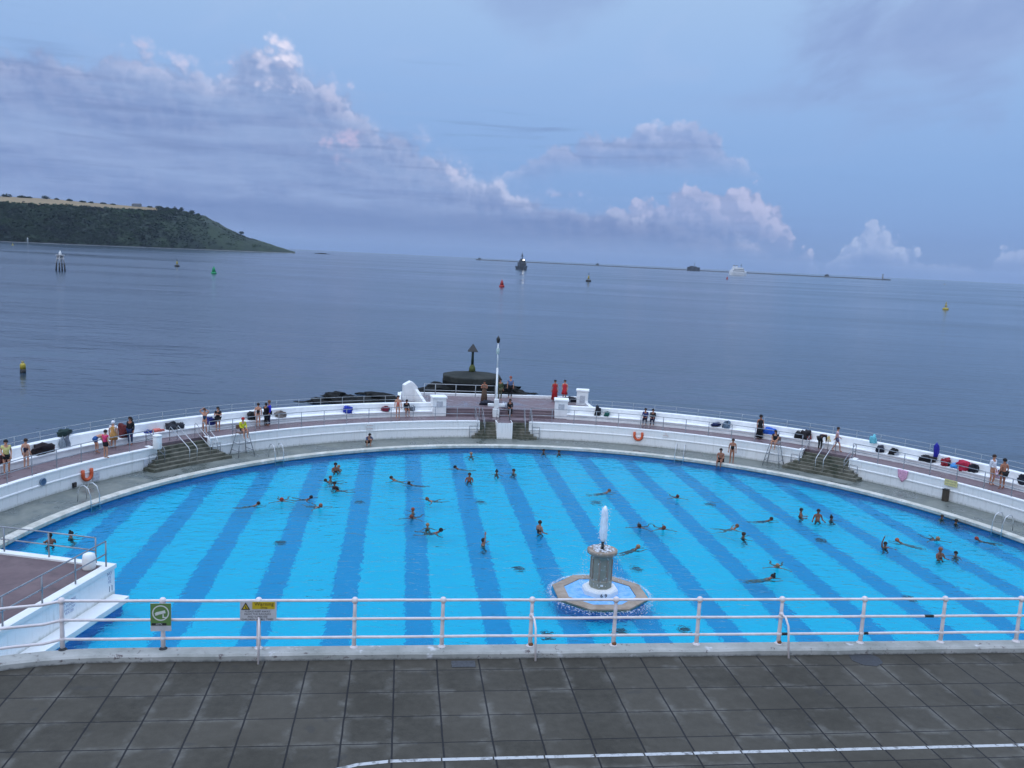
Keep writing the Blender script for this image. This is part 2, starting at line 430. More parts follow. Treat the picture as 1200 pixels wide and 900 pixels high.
    # cumulus layers: (top contour, base contour, relief lit colour, body colour, shade colour)
    def layer(col, top, bot, lit, body, shade, amp, soft, litd, strength=1.0, botsoft=1.6, litlo=0):
        T, B = curve(top), curve(bot)
        dt = t.m('ADD', t.m('SUBTRACT', T, elw), t.m('MULTIPLY', puff, amp))
        db = t.m('SUBTRACT', elw, t.m('ADD', B, t.m('MULTIPLY', t.m('SUBTRACT', st, .5), 1.5)))
        mask = t.m('MULTIPLY', t.mr(dt, 0, soft, 0, 1, True), t.mr(db, -botsoft / 2, botsoft / 2, 0, strength, True))
        rel = t.mr(relief, -.05, .07, 0, 1, True)
        up = t.mr(dt, .1, litd, 1, 0, True)
        clump = t.mr(t.noise(t.add(P, (3, 11, 0)), .19, 3, .5), .42, .60, litlo, 1, True)
        L = t.m('MULTIPLY', up, t.m('MULTIPLY', clump, t.mr(rel, 0, 1, .35, 1)))
        c = t.mix(t.mr(st, .36, .66), shade, body)
        c = t.mix(t.m('MULTIPLY', t.m('MULTIPLY', t.mr(relief, -.08, .1), t.mr(dt, 0, litd * 2.2, 1, .25)), .24), c, lit)
        c = t.mix(L, c, lit)
        return over(col, mask, c)
    # small right cumulus
    col = layer(col, [(930, 330), (975, 285), (990, 262), (1015, 252), (1045, 256), (1065, 275), (1090, 293), (1130, 296), (1165, 296), (1185, 286), (1200, 282), (1260, 262)],
                [(930, 300), (1000, 312), (1100, 318), (1200, 318)], srgb(172, 188, 222), srgb(134, 160, 206), srgb(118, 146, 196), 1.8, .4, 3.0, .85, 2.2, .5)
    # middle right cumulus pile
    col = layer(col, [(600, 280), (660, 262), (720, 235), (770, 222), (820, 208), (860, 205), (890, 215), (918, 240), (930, 275), (960, 292), (1000, 322)],
                [(600, 272), (900, 285), (1000, 300)], srgb(182, 188, 220), srgb(138, 158, 202), srgb(116, 140, 188), 1.7, .5, 4.2, .95, 2.2, .35)
    col = layer(col, [(560, 215), (610, 178), (640, 158), (690, 150), (740, 145), (775, 132), (810, 130), (835, 142), (860, 165), (890, 190), (930, 230)],
                [(560, 205), (650, 196), (760, 200), (860, 196), (930, 195)], srgb(190, 198, 228), srgb(138, 160, 204), srgb(124, 147, 195), 1.4, .6, 2.0, .8, 2.2, .3)
    # the long bank
    col = layer(col, [(-200, 20), (0, 38), (200, 48), (330, 40), (420, 88), (480, 125), (540, 158), (620, 195), (720, 232), (820, 262), (1000, 310)], [(-200, 275), (400, 280), (700, 294), (1000, 320)], srgb(168, 186, 222), srgb(150, 174, 216), srgb(136, 160, 206), 1.3, 3.2, 3, .6, 2.6, 0)
    bankt = [(-200, 60), (-60, 50), (0, 42), (60, 40), (110, 52), (165, 46), (200, 52), (235, 66), (270, 60), (300, 46), (330, 46), (352, 68), (385, 88), (410, 100), (440, 128), (480, 150), (510, 158), (535, 182), (570, 192), (600, 210), (660, 228), (720, 238), (800, 254), (870, 270), (940, 285), (1010, 305), (1100, 330)]
    col = layer(col, bankt, [(-200, 275), (0, 268), (300, 280), (500, 282), (700, 294), (900, 305), (1100, 330)],
                srgb(190, 198, 227), srgb(141, 164, 206), srgb(118, 141, 188), 1.35, .95, 2.2, .97, 2.6, .08)
    # inner lit heads of the bank
    for (px, py, rx, ry, c, k) in ((328, 70, 1.9, 2.6, (222, 220, 240), .95), (395, 105, 1.2, 1.2, (204, 204, 230), .6), (190, 62, 3.2, 1.1, (198, 200, 228), .6), (405, 165, 2.0, 1.4, (196, 184, 214), .7), (552, 203, 2.0, .9, (210, 208, 232), .8), (500, 168, 1.0, 1.4, (178, 190, 224), .5), (650, 228, 2.0, .45, (196, 198, 228), .5), (262, 72, 1.6, .8, (196, 198, 228), .5)):
        mm = t.mr(t.m('ADD', ell(px, py, rx * 1.15, ry * 1.15), t.m('MULTIPLY', puff, 1.2)), .05, .95, 0, k, True)
        col = over(col, t.m('MULTIPLY', mm, t.mr(relief, -.10, .02, .35, 1)), srgb(*c))
    # soft horizontal streaks, light and dark, low in the bank
    band = t.m('MULTIPLY', t.mr(el, .4, 3), t.mr(el, 8.5, 13, 1, 0)); azm = t.mr(az, 8, 24, 1, .15)
    col = over(col, t.m('MULTIPLY', t.m('MULTIPLY', t.mr(st2, .50, .75, 0, .30, True), band), azm), srgb(150, 174, 214))
    col = over(col, t.m('MULTIPLY', t.m('MULTIPLY', t.mr(st2, .46, .28, 0, .55, True), band), azm), srgb(112, 134, 180))
    low = t.m('MULTIPLY', t.mr(t.m('ABSOLUTE', t.m('SUBTRACT', t.m('ADD', el, t.m('MULTIPLY', st, 1.2)), 2.5)), .2, 1.5, .65, 0, True), t.m('MULTIPLY', t.mr(az, -24, -10), t.mr(az, 14, 26, 1, .1)))
    col = over(col, low, srgb(106, 130, 178))
    # air by the horizon
    col = over(col, t.mr(el, .0, 1.6, .75, 0, True), srgb(112, 140, 190))
    col = t.mix(t.mr(el, -1.5, -.3, 1, 0), col, srgb(96, 122, 165))
    zen = t.mr(el, 31, 60, 10, 30)  # unseen sky overhead brightened, adding light to the pool floor and walls
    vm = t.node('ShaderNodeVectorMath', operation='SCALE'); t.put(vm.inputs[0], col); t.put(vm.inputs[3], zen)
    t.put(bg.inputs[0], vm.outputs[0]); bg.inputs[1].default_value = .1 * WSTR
NISH = .1; WSTR = 1.0
SUN_EL, SUN_AZ = radians(9), radians(215)      # sun low behind the viewer, to the left (azimuth clockwise from +Y)
SUN_ROT = SUN_AZ
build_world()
sd = bpy.data.lights.new('sun', 'SUN'); sd.energy = .55; sd.angle = radians(25); sd.color = (1, .93, .86)
so = bpy.data.objects.new('sun', sd); COL.objects.link(so)
sv = Vector((sin(SUN_AZ) * cos(SUN_EL), cos(SUN_AZ) * cos(SUN_EL), sin(SUN_EL)))
so.rotation_euler = sv.to_track_quat('Z', 'Y').to_euler(); so.location = (0, 0, 60)
cd = bpy.data.cameras.new('camera'); co = bpy.data.objects.new('camera', cd); COL.objects.link(co); S.camera = co
cd.sensor_width = 36; cd.lens = 36 * FPX / 1200; cd.clip_start = .1; cd.clip_end = 40000
fw = ray(600, 450).normalized(); rt = (ray(700, 450) - ray(600, 450)).normalized(); up = rt.cross(fw)
co.matrix_world = Matrix.Translation((0, 0, CAMZ)) @ Matrix((rt, up, -fw)).transposed().to_4x4()
S.view_settings.view_transform = 'Standard'; S.view_settings.look = 'None'; S.view_settings.gamma = 1; S.view_settings.exposure = .14
S.cycles.use_denoising = True
try: S.cycles.denoiser = 'OPENIMAGEDENOISE'
except Exception: pass
S.cycles.max_bounces = 8; S.cycles.volume_bounces = 0; S.cycles.caustics_reflective = False
S.cycles.volume_step_rate = 1
#@@SETTING
# ------------------------------------------------------------------ sea, headland, haze
def disc_sheet(name, radii, z, m, n=96, c=(0, 0)):
    mb = MB(); mb.v.append(Vector((c[0], c[1], z)))
    for r in radii:
        for k in range(n): mb.v.append(Vector((c[0] + r * cos(2 * pi * k / n), c[1] + r * sin(2 * pi * k / n), z)))
    for k in range(n): mb.face((0, 1 + k, 1 + (k + 1) % n))
    for i in range(len(radii) - 1):
        for k in range(n):
            a = 1 + i * n; mb.face((a + k, a + n + k, a + n + (k + 1) % n, a + (k + 1) % n))
    return mb.build(name, m)
struct(disc_sheet('sea', [40, 120, 400, 1200, 3500, 9000, 15000], ZS, sea_mat()))

def vnoise(x, y, seed=0):
    def h(i, j):
        n = (i * 374761393 + j * 668265263 + seed * 1274126177) & 0xffffffff
        n = ((n ^ (n >> 13)) * 1274126177) & 0xffffffff
        return ((n ^ (n >> 16)) & 0xffff) / 65535.0
    i, j = math.floor(x), math.floor(y); u, v = x - i, y - j; u = u * u * (3 - 2 * u); v = v * v * (3 - 2 * v)
    return (h(i, j) * (1 - u) + h(i + 1, j) * u) * (1 - v) + (h(i, j + 1) * (1 - u) + h(i + 1, j + 1) * u) * v
def lerp_pts(pts, x):
    if x <= pts[0][0]: return pts[0][1]
    for (a, b), (c, d) in zip(pts, pts[1:]):
        if x <= c: return b + (d - b) * (x - a) / (c - a)
    return pts[-1][1]
def shore_d(px): return lerp_pts([(-200, 2150), (0, 2380), (100, 2450), (200, 2620), (300, 2900), (346, 3100)], px)
SIL = [(-200, 222), (0, 230), (60, 233), (100, 237), (150, 241), (187, 243.5), (216, 247.5), (242, 254), (257, 262), (271, 270), (292, 278.5), (312, 284.5), (328, 289.5), (340, 293.6), (346, 295)]
def sil_h(px, D):   # height above the sea of the skyline at distance D
    y = lerp_pts(SIL, px); r = ray(px, y); return CAMZ + r.z * D / sqrt(r.x ** 2 + r.y ** 2) - ZS
def head_pt(px, t):
    W = lerp_pts([(-200, 900), (150, 700), (230, 420), (346, 60)], px)
    D0 = shore_d(px); D = D0 + W * t; Dc = D0 + W * .62
    H = max(0, sil_h(px, Dc))
    if t < .3:
        k = t / .3; z = H * (.80 * (k ** .75))
        fall = 1
    elif t <= .62: z = H * (.80 + .20 * (t - .3) / .32)
    else: z = H * (1 - ((t - .62) / .38) ** 1.5)
    rough = (vnoise(px * .35, t * 30, 1) - .5) * 5 + (vnoise(px * 1.1, t * 90, 2) - .5) * 4
    edge = min(1, t * 12) * (1 if t < .29 else .12)
    if px > 205: edge = min(1, t * 12) * .8
    amp = min(1, H / 50)
    return AT(px, D, ZS + max(-.5, z + rough * edge * amp) - (1.5 if t == 0 else 0), 290)
def headland_mat():
    m, t, p = newmat('headland_ground')
    a = t.node('ShaderNodeAttribute', attribute_name='field')
    tc = t.node('ShaderNodeTexCoord').outputs['Object']
    n = t.noise(tc, .012, 5, .6); n2 = t.noise(tc, .06, 5, .7)
    g = t.mix(t.mr(n, .4, .62), (.010, .024, .014, 1), (.026, .048, .018, 1)); g = t.mix(t.m('MULTIPLY', t.mr(n2, .45, .65), .5), g, (.008, .018, .014, 1))
    fl = t.mix(t.mr(n, .35, .65), (.20, .145, .075, 1), (.26, .19, .10, 1))
    c = t.mix(a.outputs['Fac'], g, fl)
    z = t.sep(tc)[2]
    c = t.mix(t.mr(t.m('ADD', z, t.m('MULTIPLY', n2, 6)), ZS + 4.5, ZS + 6.5, .85, 0), c, (.10, .10, .095, 1))
    t.put(p.inputs['Base Color'], c); p.inputs['Roughness'].default_value = .95; return m
def headland():
    mb = MB(); xs = [-200 + 3 * i for i in range(183)]; ts = [0, .02, .05, .08, .11, .14, .17, .2, .23, .26, .285, .3, .34, .4, .46, .52, .58, .62, .68, .76, .88, 1.0]
    fl = []
    for x in xs:
        for tt in ts:
            mb.v.append(head_pt(x, tt))
            fl.append(1.0 if (tt <= .66 and tt >= .3 + max(0, (x - 60) / 135) * .13 and x < 192 - max(0, (.6 - tt)) * 20) else 0.0)
    m = len(ts)
    for i in range(len(xs) - 1):
        for k in range(m - 1): mb.face((i * m + k, (i + 1) * m + k, (i + 1) * m + k + 1, i * m + k + 1), True)
    me = bpy.data.meshes.new('headland_hill'); me.from_pydata([tuple(v) for v in mb.v], [], mb.f)
    me.polygons.foreach_set('use_smooth', [True] * len(mb.f)); me.materials.append(headland_mat())
    at = me.attributes.new('field', 'FLOAT', 'POINT'); at.data.foreach_set('value', fl)
    o = bpy.data.objects.new('headland_hill', me); COL.objects.link(o); struct(o)
headland()
LEAFD = mat('dark_foliage', (.006, .016, .008, 1), 1.0, .012, .4, 0, c2=(.020, .042, .014, 1))
LEAFD.node_tree.nodes['Principled BSDF'].inputs['Specular IOR Level'].default_value = .1
BARK = mat('bark', (.06, .05, .04, 1), .9, 1, .3, 0)
def crown(mb, c, rx, rz, n, size):
    for _ in range(n):
        d = Vector((random.gauss(0, 1), random.gauss(0, 1), random.gauss(0, 1))).normalized() * (R() ** .4)
        p = Vector(c) + Vector((d.x * rx, d.y * rx, d.z * rz * (1 if d.z > 0 else .6)))
        s = size * (.6 + .8 * R()); a = R() * pi
        M = Matrix.Rotation(a, 3, 'Z') @ Matrix.Rotation(random.uniform(-.75, .75), 3, 'X')
        b = len(mb.v)
        for x, y, z in ((-1, -.7, 0), (1, -.6, 0), (.8, .7, .3), (-.7, .8, -.3)): mb.v.append(p + M @ Vector((x * s, y * s, z * s)))
        mb.face((b, b + 1, b + 2, b + 3))
# woodland clothing the slope
wd = MB()
for _ in range(9000):
    px = -180 + R() * 500; t_ = R() * .295
    if px > 60: t_ = R() * (.295 + (px - 60) / 135 * .12 if px < 186 else .6)
    k_ = lerp_pts([(190, 1), (240, .5), (330, .25)], px)
    if px > 240 and vnoise(px * .12, t_ * 12, 4) < .45: continue
    p = head_pt(px, max(.006, t_)); s = (2.2 + 4.3 * R()) * k_
    crown(wd, p + Vector((0, 0, s * .4)), s, s * .7, 5, s * .6)
tag(wd.build('woodland', LEAFD), kind='stuff')
def far_tree(px, h, wdt, label, t_=.6):
    p = head_pt(px, t_)
    h *= 1.5; wdt *= 1.45; p.z -= 2.2
    root = empty('hilltop_tree', p, label, 'tree', 'trees along the crest of the headland')
    MB().tube([(0, 0, -1), (.2, 0, h * .5)], [h * .05, h * .03], 6).build('trunk', BARK, root)
    mb = MB(); crown(mb, (0, 0, h * .38), wdt / 2, h * .42, int(60 + wdt * 4), 1.5)
    for k in range(3): crown(mb, ((R() - .5) * wdt * .7, 0, h * (.3 + .2 * R())), wdt * .28, h * .3, 30, 1.3)
    mb.build('crown', LEAFD, root)
for px, h, wd_, lab in ((-2, 7, 12, 'low round tree on the crest at the left edge of the view'), (10, 9, 18, 'broad dark tree on the crest near the left edge'), (27, 7, 16, 'low dark tree above the tan field, second clump from the left'), (36, 6, 14, 'small flat-topped tree right beside the second clump'),
                        (55, 10, 16, 'tallest rounded tree standing alone above the tan field'), (68, 6, 9, 'small bush-like tree just right of the tallest rounded tree'), (83, 7, 11, 'small round tree midway along the tan field crest'), (98, 6, 13, 'wide low tree right of midway on the field crest'), (108, 6, 11, 'low tree joined to the wide one on the field crest'),
                        (122, 6, 13, 'flat dark tree left of the pale barn'), (133, 5, 11, 'lowest tree of the row left of the pale barn'), (176, 6, 12, 'tree just right of the pale barn'), (186, 8, 14, 'dark tree where the tan field ends'), (197, 8, 12, 'bushy tree on the hill shoulder past the field end'), (205, 11, 9, 'thin upright tree on the hill shoulder'), (213, 10, 9, 'upright tree on the headland shoulder before the round one'),
                        (225, 12, 15, 'large round tree where the headland starts to drop'), (232, 7, 10, 'small tree just below the large round one on the drop'), (283, 9, 11, 'lone tree low on the headland slope above the tip')):
    far_tree(px, h, wd_, lab)
# barn on the crest
p = head_pt(161, .6)
bn = empty('barn', p, 'pale grey barn with pitched roof on the crest of the tan field', 'barn')
MB().box((0, 0, 3), (26, 12, 7)).build('wall', mat('barn_wall', (.16, .17, .18, 1), .9, .3, .2, 0), bn)
rf = MB(); b_ = [(-13.5, -7, 6.4), (13.5, -7, 6.4), (13.5, 7, 6.4), (-13.5, 7, 6.4), (-9, 0, 9.6), (12, 0, 9.9)]
rf.v = [Vector(x) for x in b_]
for q in ((0, 1, 5, 4), (1, 2, 5), (2, 3, 4, 5), (3, 0, 4), (3, 2, 1, 0)): rf.face(q)
rf.build('roof', mat('barn_roof', (.10, .11, .13, 1), .8, .3, .2, 0), bn)
# shore strip: pale beach line under the headland
bs = MB(); prev = None
for i in range(60):
    px = -200 + i * 9.2; D = shore_d(px); a = AT(px, D - 10, ZS + .25, 290); b2 = AT(px, D + 14, ZS + 2.2, 290)
    bs.v += [a, b2]
    if i: n_ = len(bs.v); bs.face((n_ - 4, n_ - 2, n_ - 1, n_ - 3))
struct(bs.build('foreshore', mat('pale_shingle', (.20, .22, .25, 1), .7, .2, .3, 0)))

def haze():
    bm = MB(); X0, X1, Y0, Y1, Z0, Z1 = -15500, 15500, -15500, 15500, ZS - 1.2, 190
    bm.box(((X0 + X1) / 2, (Y0 + Y1) / 2, (Z0 + Z1) / 2), (X1 - X0, Y1 - Y0, Z1 - Z0))
    m = bpy.data.materials.new('haze_air'); m.use_nodes = True; nt = m.node_tree; nt.nodes.clear()
    o = nt.nodes.new('ShaderNodeOutputMaterial'); v = nt.nodes.new('ShaderNodeVolumePrincipled')
    v.inputs['Color'].default_value = (.66, .80, 1.0, 1); v.inputs['Density'].default_value = HAZE
    nt.links.new(v.outputs[0], o.inputs['Volume'])
    ob = bm.build('haze', m); ob['kind'] = 'stuff'
HAZE = 3.2e-5
haze()

# ------------------------------------------------------------------ pool, deck, ring walkway
pb = MB(); N = 120
pool = [PO(-100 + 200 * i / N, 26.7, 0) for i in range(N + 1)]
pool = [Vector((p.x, p.y, 0)) for p in pool if p.y > 22]
YN = 22.0
xs0 = CX - sqrt(26.7 ** 2 - (CY - YN) ** 2); xs1 = CX + sqrt(26.7 ** 2 - (CY - YN) ** 2)
pool = []
a0 = degrees(atan2(xs0 - CX, YN - CY)); a1 = degrees(atan2(xs1 - CX, YN - CY))
for i in range(N + 1):
    pool.append(PO(a0 + (a1 - a0) * i / N, 26.7))
pts = pool[::-1]
b = 0
for z in (FLO, 0.0):
    for p in pts: pb.v.append(Vector((p.x, p.y, z)))
n = len(pts)
pb.cm = 0; pb.face(list(range(n)))
pb.cm = 1
for k in range(n): pb.face((k, (k + 1) % n, n + (k + 1) % n, n + k), False)
me = bpy.data.meshes.new('pool_basin'); me.from_pydata([tuple(v) for v in pb.v], [], pb.f)
me.materials.append(pool_floor_mat()); me.materials.append(pool_side_mat()); me.polygons.foreach_set('material_index', pb.mi)
o = bpy.data.objects.new('pool_basin', me); COL.objects.link(o); struct(o)
wt = MB()
for p in pts: wt.v.append(Vector((CX + (p.x - CX) * .9995, CY + (p.y - CY) * .9995, WL)))
wt.face(list(range(n)))
me = bpy.data.meshes.new('pool_water'); me.from_pydata([tuple(v) for v in wt.v], [], wt.f); me.materials.append(pool_water_mat())
o = bpy.data.objects.new('pool_water', me); COL.objects.link(o); struct(o)
T0, T1 = -112, 112
o = MB().arc([(26.62, -.12), (27.18, -.12), (27.2, .0), (27.14, .07), (27.0, .1), (26.75, .1), (26.62, .05)], T0, T1, 1.2).build('pool_coping', COPE); struct(o)
o = MB().arc([(27.2, -.5), (30.3, -.5), (30.3, 0), (27.2, 0)], T0, T1).build('pool_deck', DECK); struct(o)
# bedrock mass below the ring, so the walls have a body from the side
o = MB().arc([(26.72, -6), (33.0, -6), (33.0, -.5), (26.72, -.5)], T0, T1, 2).build('pool_foundation', CONC); struct(o)

# openings in the ring wall
SLA, SLB = -52.1, -44.6
SRA, SRB = 44.3, 50.9
CA, CB = -4.0, 3.6
RI = 29.9
WPROF = [(RI, 0), (RI + .3, 0), (RI + .3, ZW + .02), (RI - .03, ZW + .02), (RI - .03, ZW - .06), (RI, ZW - .08), (RI, .78), (RI - .05, .74), (RI - .05, .68), (RI, .64)]
WPROF = WPROF[::-1]
for a, b, lab in ((T0, SLA, 'curved white ring wall left of the left stairs'), (SLB, CA, 'curved white ring wall between the left stairs and the central steps'), (CB, SRA, 'curved white ring wall between the central steps and the right stairs'), (SRB, T1, 'curved white ring wall right of the right stairs')):
    tag(MB().arc(WPROF, a, b, 1.2).build('ring_wall', WALL), lab, 'wall')
RO = 32.0
o = MB()
for a, b in ((T0, SLA), (SLB, CA), (CB, SRA), (SRB, T1)):
    o.arc([(RI + .3, ZW - .3), (30.7, ZW - .3), (30.7, ZW), (RI + .3, ZW)], a, b, 1.2)
o.arc([(30.7, -.5), (33.1, -.5), (33.1, ZW), (30.7, ZW)], T0, T1, 1.2)
for a, b in ((T0, SLA), (SLB, CA), (CB, SRA), (SRB, T1)):
    o.arc([(RI + .3, -.5), (30.7, -.5), (30.7, ZW - .3), (RI + .3, ZW - .3)], a, b, 1.2)
struct(o.build('ring_walkway', WALKM))

# stairs
def stairs(a, b, label, name='stone_stairs', spread=1.0, tread=.30, sl=1, sr=1):
    am = (a + b) / 2
    root = empty(name, PO(am, 30.7), label, 'stairs')
    nst = 7; rise = ZW / nst
    for k in range(nst - 1):
        z = ZW - rise * (k + 1); r1 = 30.7; r0 = 30.7 - tread * (k + 1) - .03
        ext = max(0, (RI - r0)) * spread / .52 / 1.0
        mb = MB()
        rb = r0; rt = r1 if r0 >= RI else r1
        if r0 < RI:
            mb.arc([(r0, 0), (RI - .002, 0), (RI - .002, z), (r0, z)][::-1], a - ext * sl, b + ext * sr, .8)
        rk = 30.7 - tread * k - .03
        lo = max(r0, RI)
        if rk > RI:
            mb.arc([(lo, 0), (rk, 0), (rk, z), (lo, z)][::-1], a + .03, b - .03, .8)
        mb.v = [v - root.location for v in mb.v]
        mb.build('step', STEPM, root)
    return root
stairs(SLA, SLB, 'broad mossy stairs on the left down from the walkway to the pool deck')
stairs(SRA, SRB, 'broad mossy stairs on the right down from the walkway to the pool deck')
BA, BB = -1.45, .95
stairs(CA, BA, 'narrow mossy flight left of the white centre block', spread=1.2, tread=.215, sr=0)
stairs(BB, CB, 'narrow mossy flight right of the white centre block', spread=1.2, tread=.215, sl=0)
blk = empty('centre_block', PO(-.25, 29.6), 'white walled block between the two central flights of steps', 'wall block')
mb = MB().arc([(29.35, 0), (30.69, 0), (30.69, ZW - .01), (29.35, ZW - .01)][::-1], BA, BB, .6); mb.v = [v - blk.location for v in mb.v]; mb.build('wall', WALL, blk)
mb = MB().arc([(29.42, ZW - .005), (30.69, ZW - .005), (30.69, ZW + .015), (29.42, ZW + .015)][::-1], BA + .12, BB - .12, .6); mb.v = [v - blk.location for v in mb.v]; mb.build('top_slab', WALKM, blk)
# white side cheeks of the openings are the wall ends; add short return walls
for a, lab in ((SLA - .35, 'short white return wall at the left side of the left stairs'), (SLB + .35, 'short white return wall at the right side of the left stairs'), (SRA - .35, 'short white return wall at the left side of the right stairs'), (SRB + .35, 'short white return wall at the right side of the right stairs')):
    tag(MB().arc([(RI + .302, 0), (30.69, 0), (30.69, ZW + .022), (RI + .302, ZW + .022)][::-1], a - .3, a + .3, .6).build('return_wall', WALL), lab, 'wall')

# parapet bench round the outside
PPROF = [(RO, ZW), (33.1, ZW), (33.1, ZW + .98), (33.0, ZW + 1.02), (32.78, ZW + 1.02), (32.68, ZW + .97), (32.62, ZW + .44), (RO - .05, ZW + .42), (RO - .05, ZW + .35), (RO + .02, ZW + .33)]
PPROF = PPROF[::-1]
PL0, PR0 = -10.4, 9.4
tag(MB().arc(PPROF, T0, PL0, 1.2).build('parapet_bench', WPEEL), 'long white parapet with a built-in bench left of the end terrace', 'parapet')
tag(MB().arc(PPROF, PR0, T1, 1.2).build('parapet_bench', WPEEL), 'long white parapet with a built-in bench right of the end terrace', 'parapet')

# end terrace
tx0, tx1, tyf = .2, 15.9, 76.6
front = [PO(th, 32.55 + .0) for th in np.linspace(-8.4, 7.5, 10)]
tp = [(p.x, p.y) for p in front][::1]
poly = [(tx0 - .2, 71.3)] + [(tx0 - .2, tyf)] + [(tx1, tyf)] + [(tx1, 71.0)] + [(p.x, p.y) for p in front[::-1]]
poly = poly[::-1]
struct(MB().poly(poly, -3.0, ZT).build('end_terrace', WALKM))
mb = MB()
for k in (1, 2):
    z = ZW + (ZT - ZW) * (3 - k) / 3; mb.arc([(32.55 - .32 * k, ZW), (32.55 - .32 * (k - 1), ZW), (32.55 - .32 * (k - 1), z), (32.55 - .32 * k, z)][::-1], -8.4, 7.5, .8)
tag(mb.build('terrace_steps', WALKM), 'wide low maroon steps up to the end terrace behind the flagpole', 'steps')
mb = MB().box(((tx0 + tx1) / 2 - .1, tyf + .12, ZT - .4), (tx1 - tx0 + .4, .34, 1.24))
mb.box((tx0 - .35, 74.0, ZT - .4), (.3, 5.2, 1.24)); mb.box((tx1 + .15, 74.0, ZT - .4), (.3, 5.2, 1.24))
tag(mb.build('terrace_kerb', WPEEL), 'low white kerb along the seaward edge of the end terrace', 'kerb')

def pillar(c, w, d, h, z0, rz, label, chamfer=False, cap=True):
    root = empty('gate_pillar', c, label, 'pillar', rz=rz)
    if chamfer:
        hw = w / 2; ch = w * .28
        mb = MB(); out = [(-hw, 0), (hw, 0), (hw, h - ch * 1.4), (hw - ch, h - ch * .3), (0, h), (-hw + ch * .8, h - ch * .5), (-hw, h - ch)]
        n = len(out)
        for y in (-d / 2, d / 2):
            for x, z in out: mb.v.append(Vector((x, y, z + z0)))
        mb.face(list(range(n))); mb.face([n + k for k in range(n)][::-1])
        for k in range(n): mb.face((k, n + k, n + (k + 1) % n, (k + 1) % n))
        mb.build('shaft', WPEEL, root)
    else:
        MB().box((0, 0, z0 + h / 2 - .09), (w, d, h - .18), bev=.03).build('shaft', WPEEL, root)
        MB().box((0, 0, z0 + h - .09), (w + .14, d + .14, .18), bev=.04).build('cap', WPEEL, root)
        MB().box((0, -d / 2 - .015, z0 + h * .62), (w * .45, .03, h * .28)).build('plaque', mat('grey_plaque', (.5, .52, .56, 1), .6, 9, .25, .2), root)
    return root
def PXY(x, y, z): return Vector((x, y, z))
pillar(PO(-9.45, 32.45, ZW), 1.12, 1.0, 1.62, 0, radians(9.4), 'front left white pillar with a plaque beside the terrace steps')
pillar(PO(8.55, 32.6, ZW), 1.08, 1.0, 1.62, 0, radians(-8.5), 'front right white pillar with a plaque beside the terrace steps')
pillar(G(480, 469, ZT), 1.15, .8, 2.45, -.8, radians(12), 'rear left white pillar with a chamfered crown', True)
pillar(G(682, 474, ZT), 1.0, .8, 2.15, -.8, radians(-12), 'rear right peeling white pillar by the women in red')
# sloping white buttress by the rear left pillar
g = G(487, 470, ZT)
mb = MB(); out = [(0, -.6), (1.5, -.6), (1.5, 0), (1.2, .1), (.1, 1.0), (0, 1.0)]
for y in (-.15, .15):
    for x, z in out: mb.v.append(Vector((x, y, z)))
mb.face(range(6)); mb.face([6 + k for k in range(6)][::-1])
for k in range(6): mb.face((k, 6 + k, 6 + (k + 1) % 6, (k + 1) % 6))
o = mb.build('buttress_wall', WALL, loc=g); o.rotation_euler = (0, 0, radians(-50)); tag(o, 'short sloping white wall running down from the rear left pillar', 'wall')

# ------------------------------------------------------------------ railings
def railing(pts, label, h=1.1, rails=(1.0, .5), rad=.025, m=None, prad=None, posts=None, name='railing', base=None, cat='railing'):
    root = empty(name, pts[0], label, cat); o = root.location.copy()
    m = m or GALV
    for k in rails:
        MB().tube([p - o + Vector((0, 0, h * k)) for p in pts], rad, 6).build('rail', m, root)
    me = None
    for p in (posts or pts):
        q = p - o
        if me is None:
            me = MB().tube([(0, 0, 0), (0, 0, h)], prad or rad * 1.15, 6).mesh('post', m)
        c = bpy.data.objects.new('post', me); COL.objects.link(c); c.parent = root; c.location = q
    return root
def arcpts(a, b, r, z, sp=1.78):
    n = max(1, int(round(abs(b - a) * pi / 180 * r / sp))); return [PO(a + (b - a) * i / n, r, z) for i in range(n + 1)]
RR = RI + .22
for a, b, lab in ((-92, SLA - .2, 'grey two-rail railing on the ring wall left of the left stairs'), (SLB + .2, CA - .1, 'grey two-rail railing on the ring wall from the left stairs to the centre'), (CB + .1, SRA - .2, 'grey two-rail railing on the ring wall from the centre to the right stairs'), (SRB + .2, 96, 'grey two-rail railing on the ring wall right of the right stairs')):
    railing(arcpts(a, b, RR, ZW + .02), lab)
for a, b, lab in ((-90, -10.8, 'thin pale railing on the seaward edge left of the terrace'), (9.8, 95, 'thin pale railing on the seaward edge right of the terrace')):
    railing(arcpts(a, b, 33.05, ZW + 1.0), lab, .55, (1.0, .42), .014, mat('pale_rail', (.42, .45, .47, 1), .5, 5, .1, 0, .3), name='sea_railing')
railing([G(x, 463 + (x - 500) * .03, ZT + .22) for x in (497, 510, 534, 557, 580)], 'pale two-rail railing on the terrace kerb left of the flagpole', 1.0, (1.0, .45), .03, mat('pale_rail', (.42, .45, .47, 1)), name='sea_railing')
railing([G(x, 473, ZT) for x in (680, 684)], 'small grey railing section in front of the rear right pillar', 1.3, (1.0, .5, .1), .025, name='sea_railing')
railing([G(x, 467, ZT) for x in (479.5, 484)], 'small grey railing section in front of the rear left pillar', 1.3, (1.0, .6), .025, name='sea_railing')
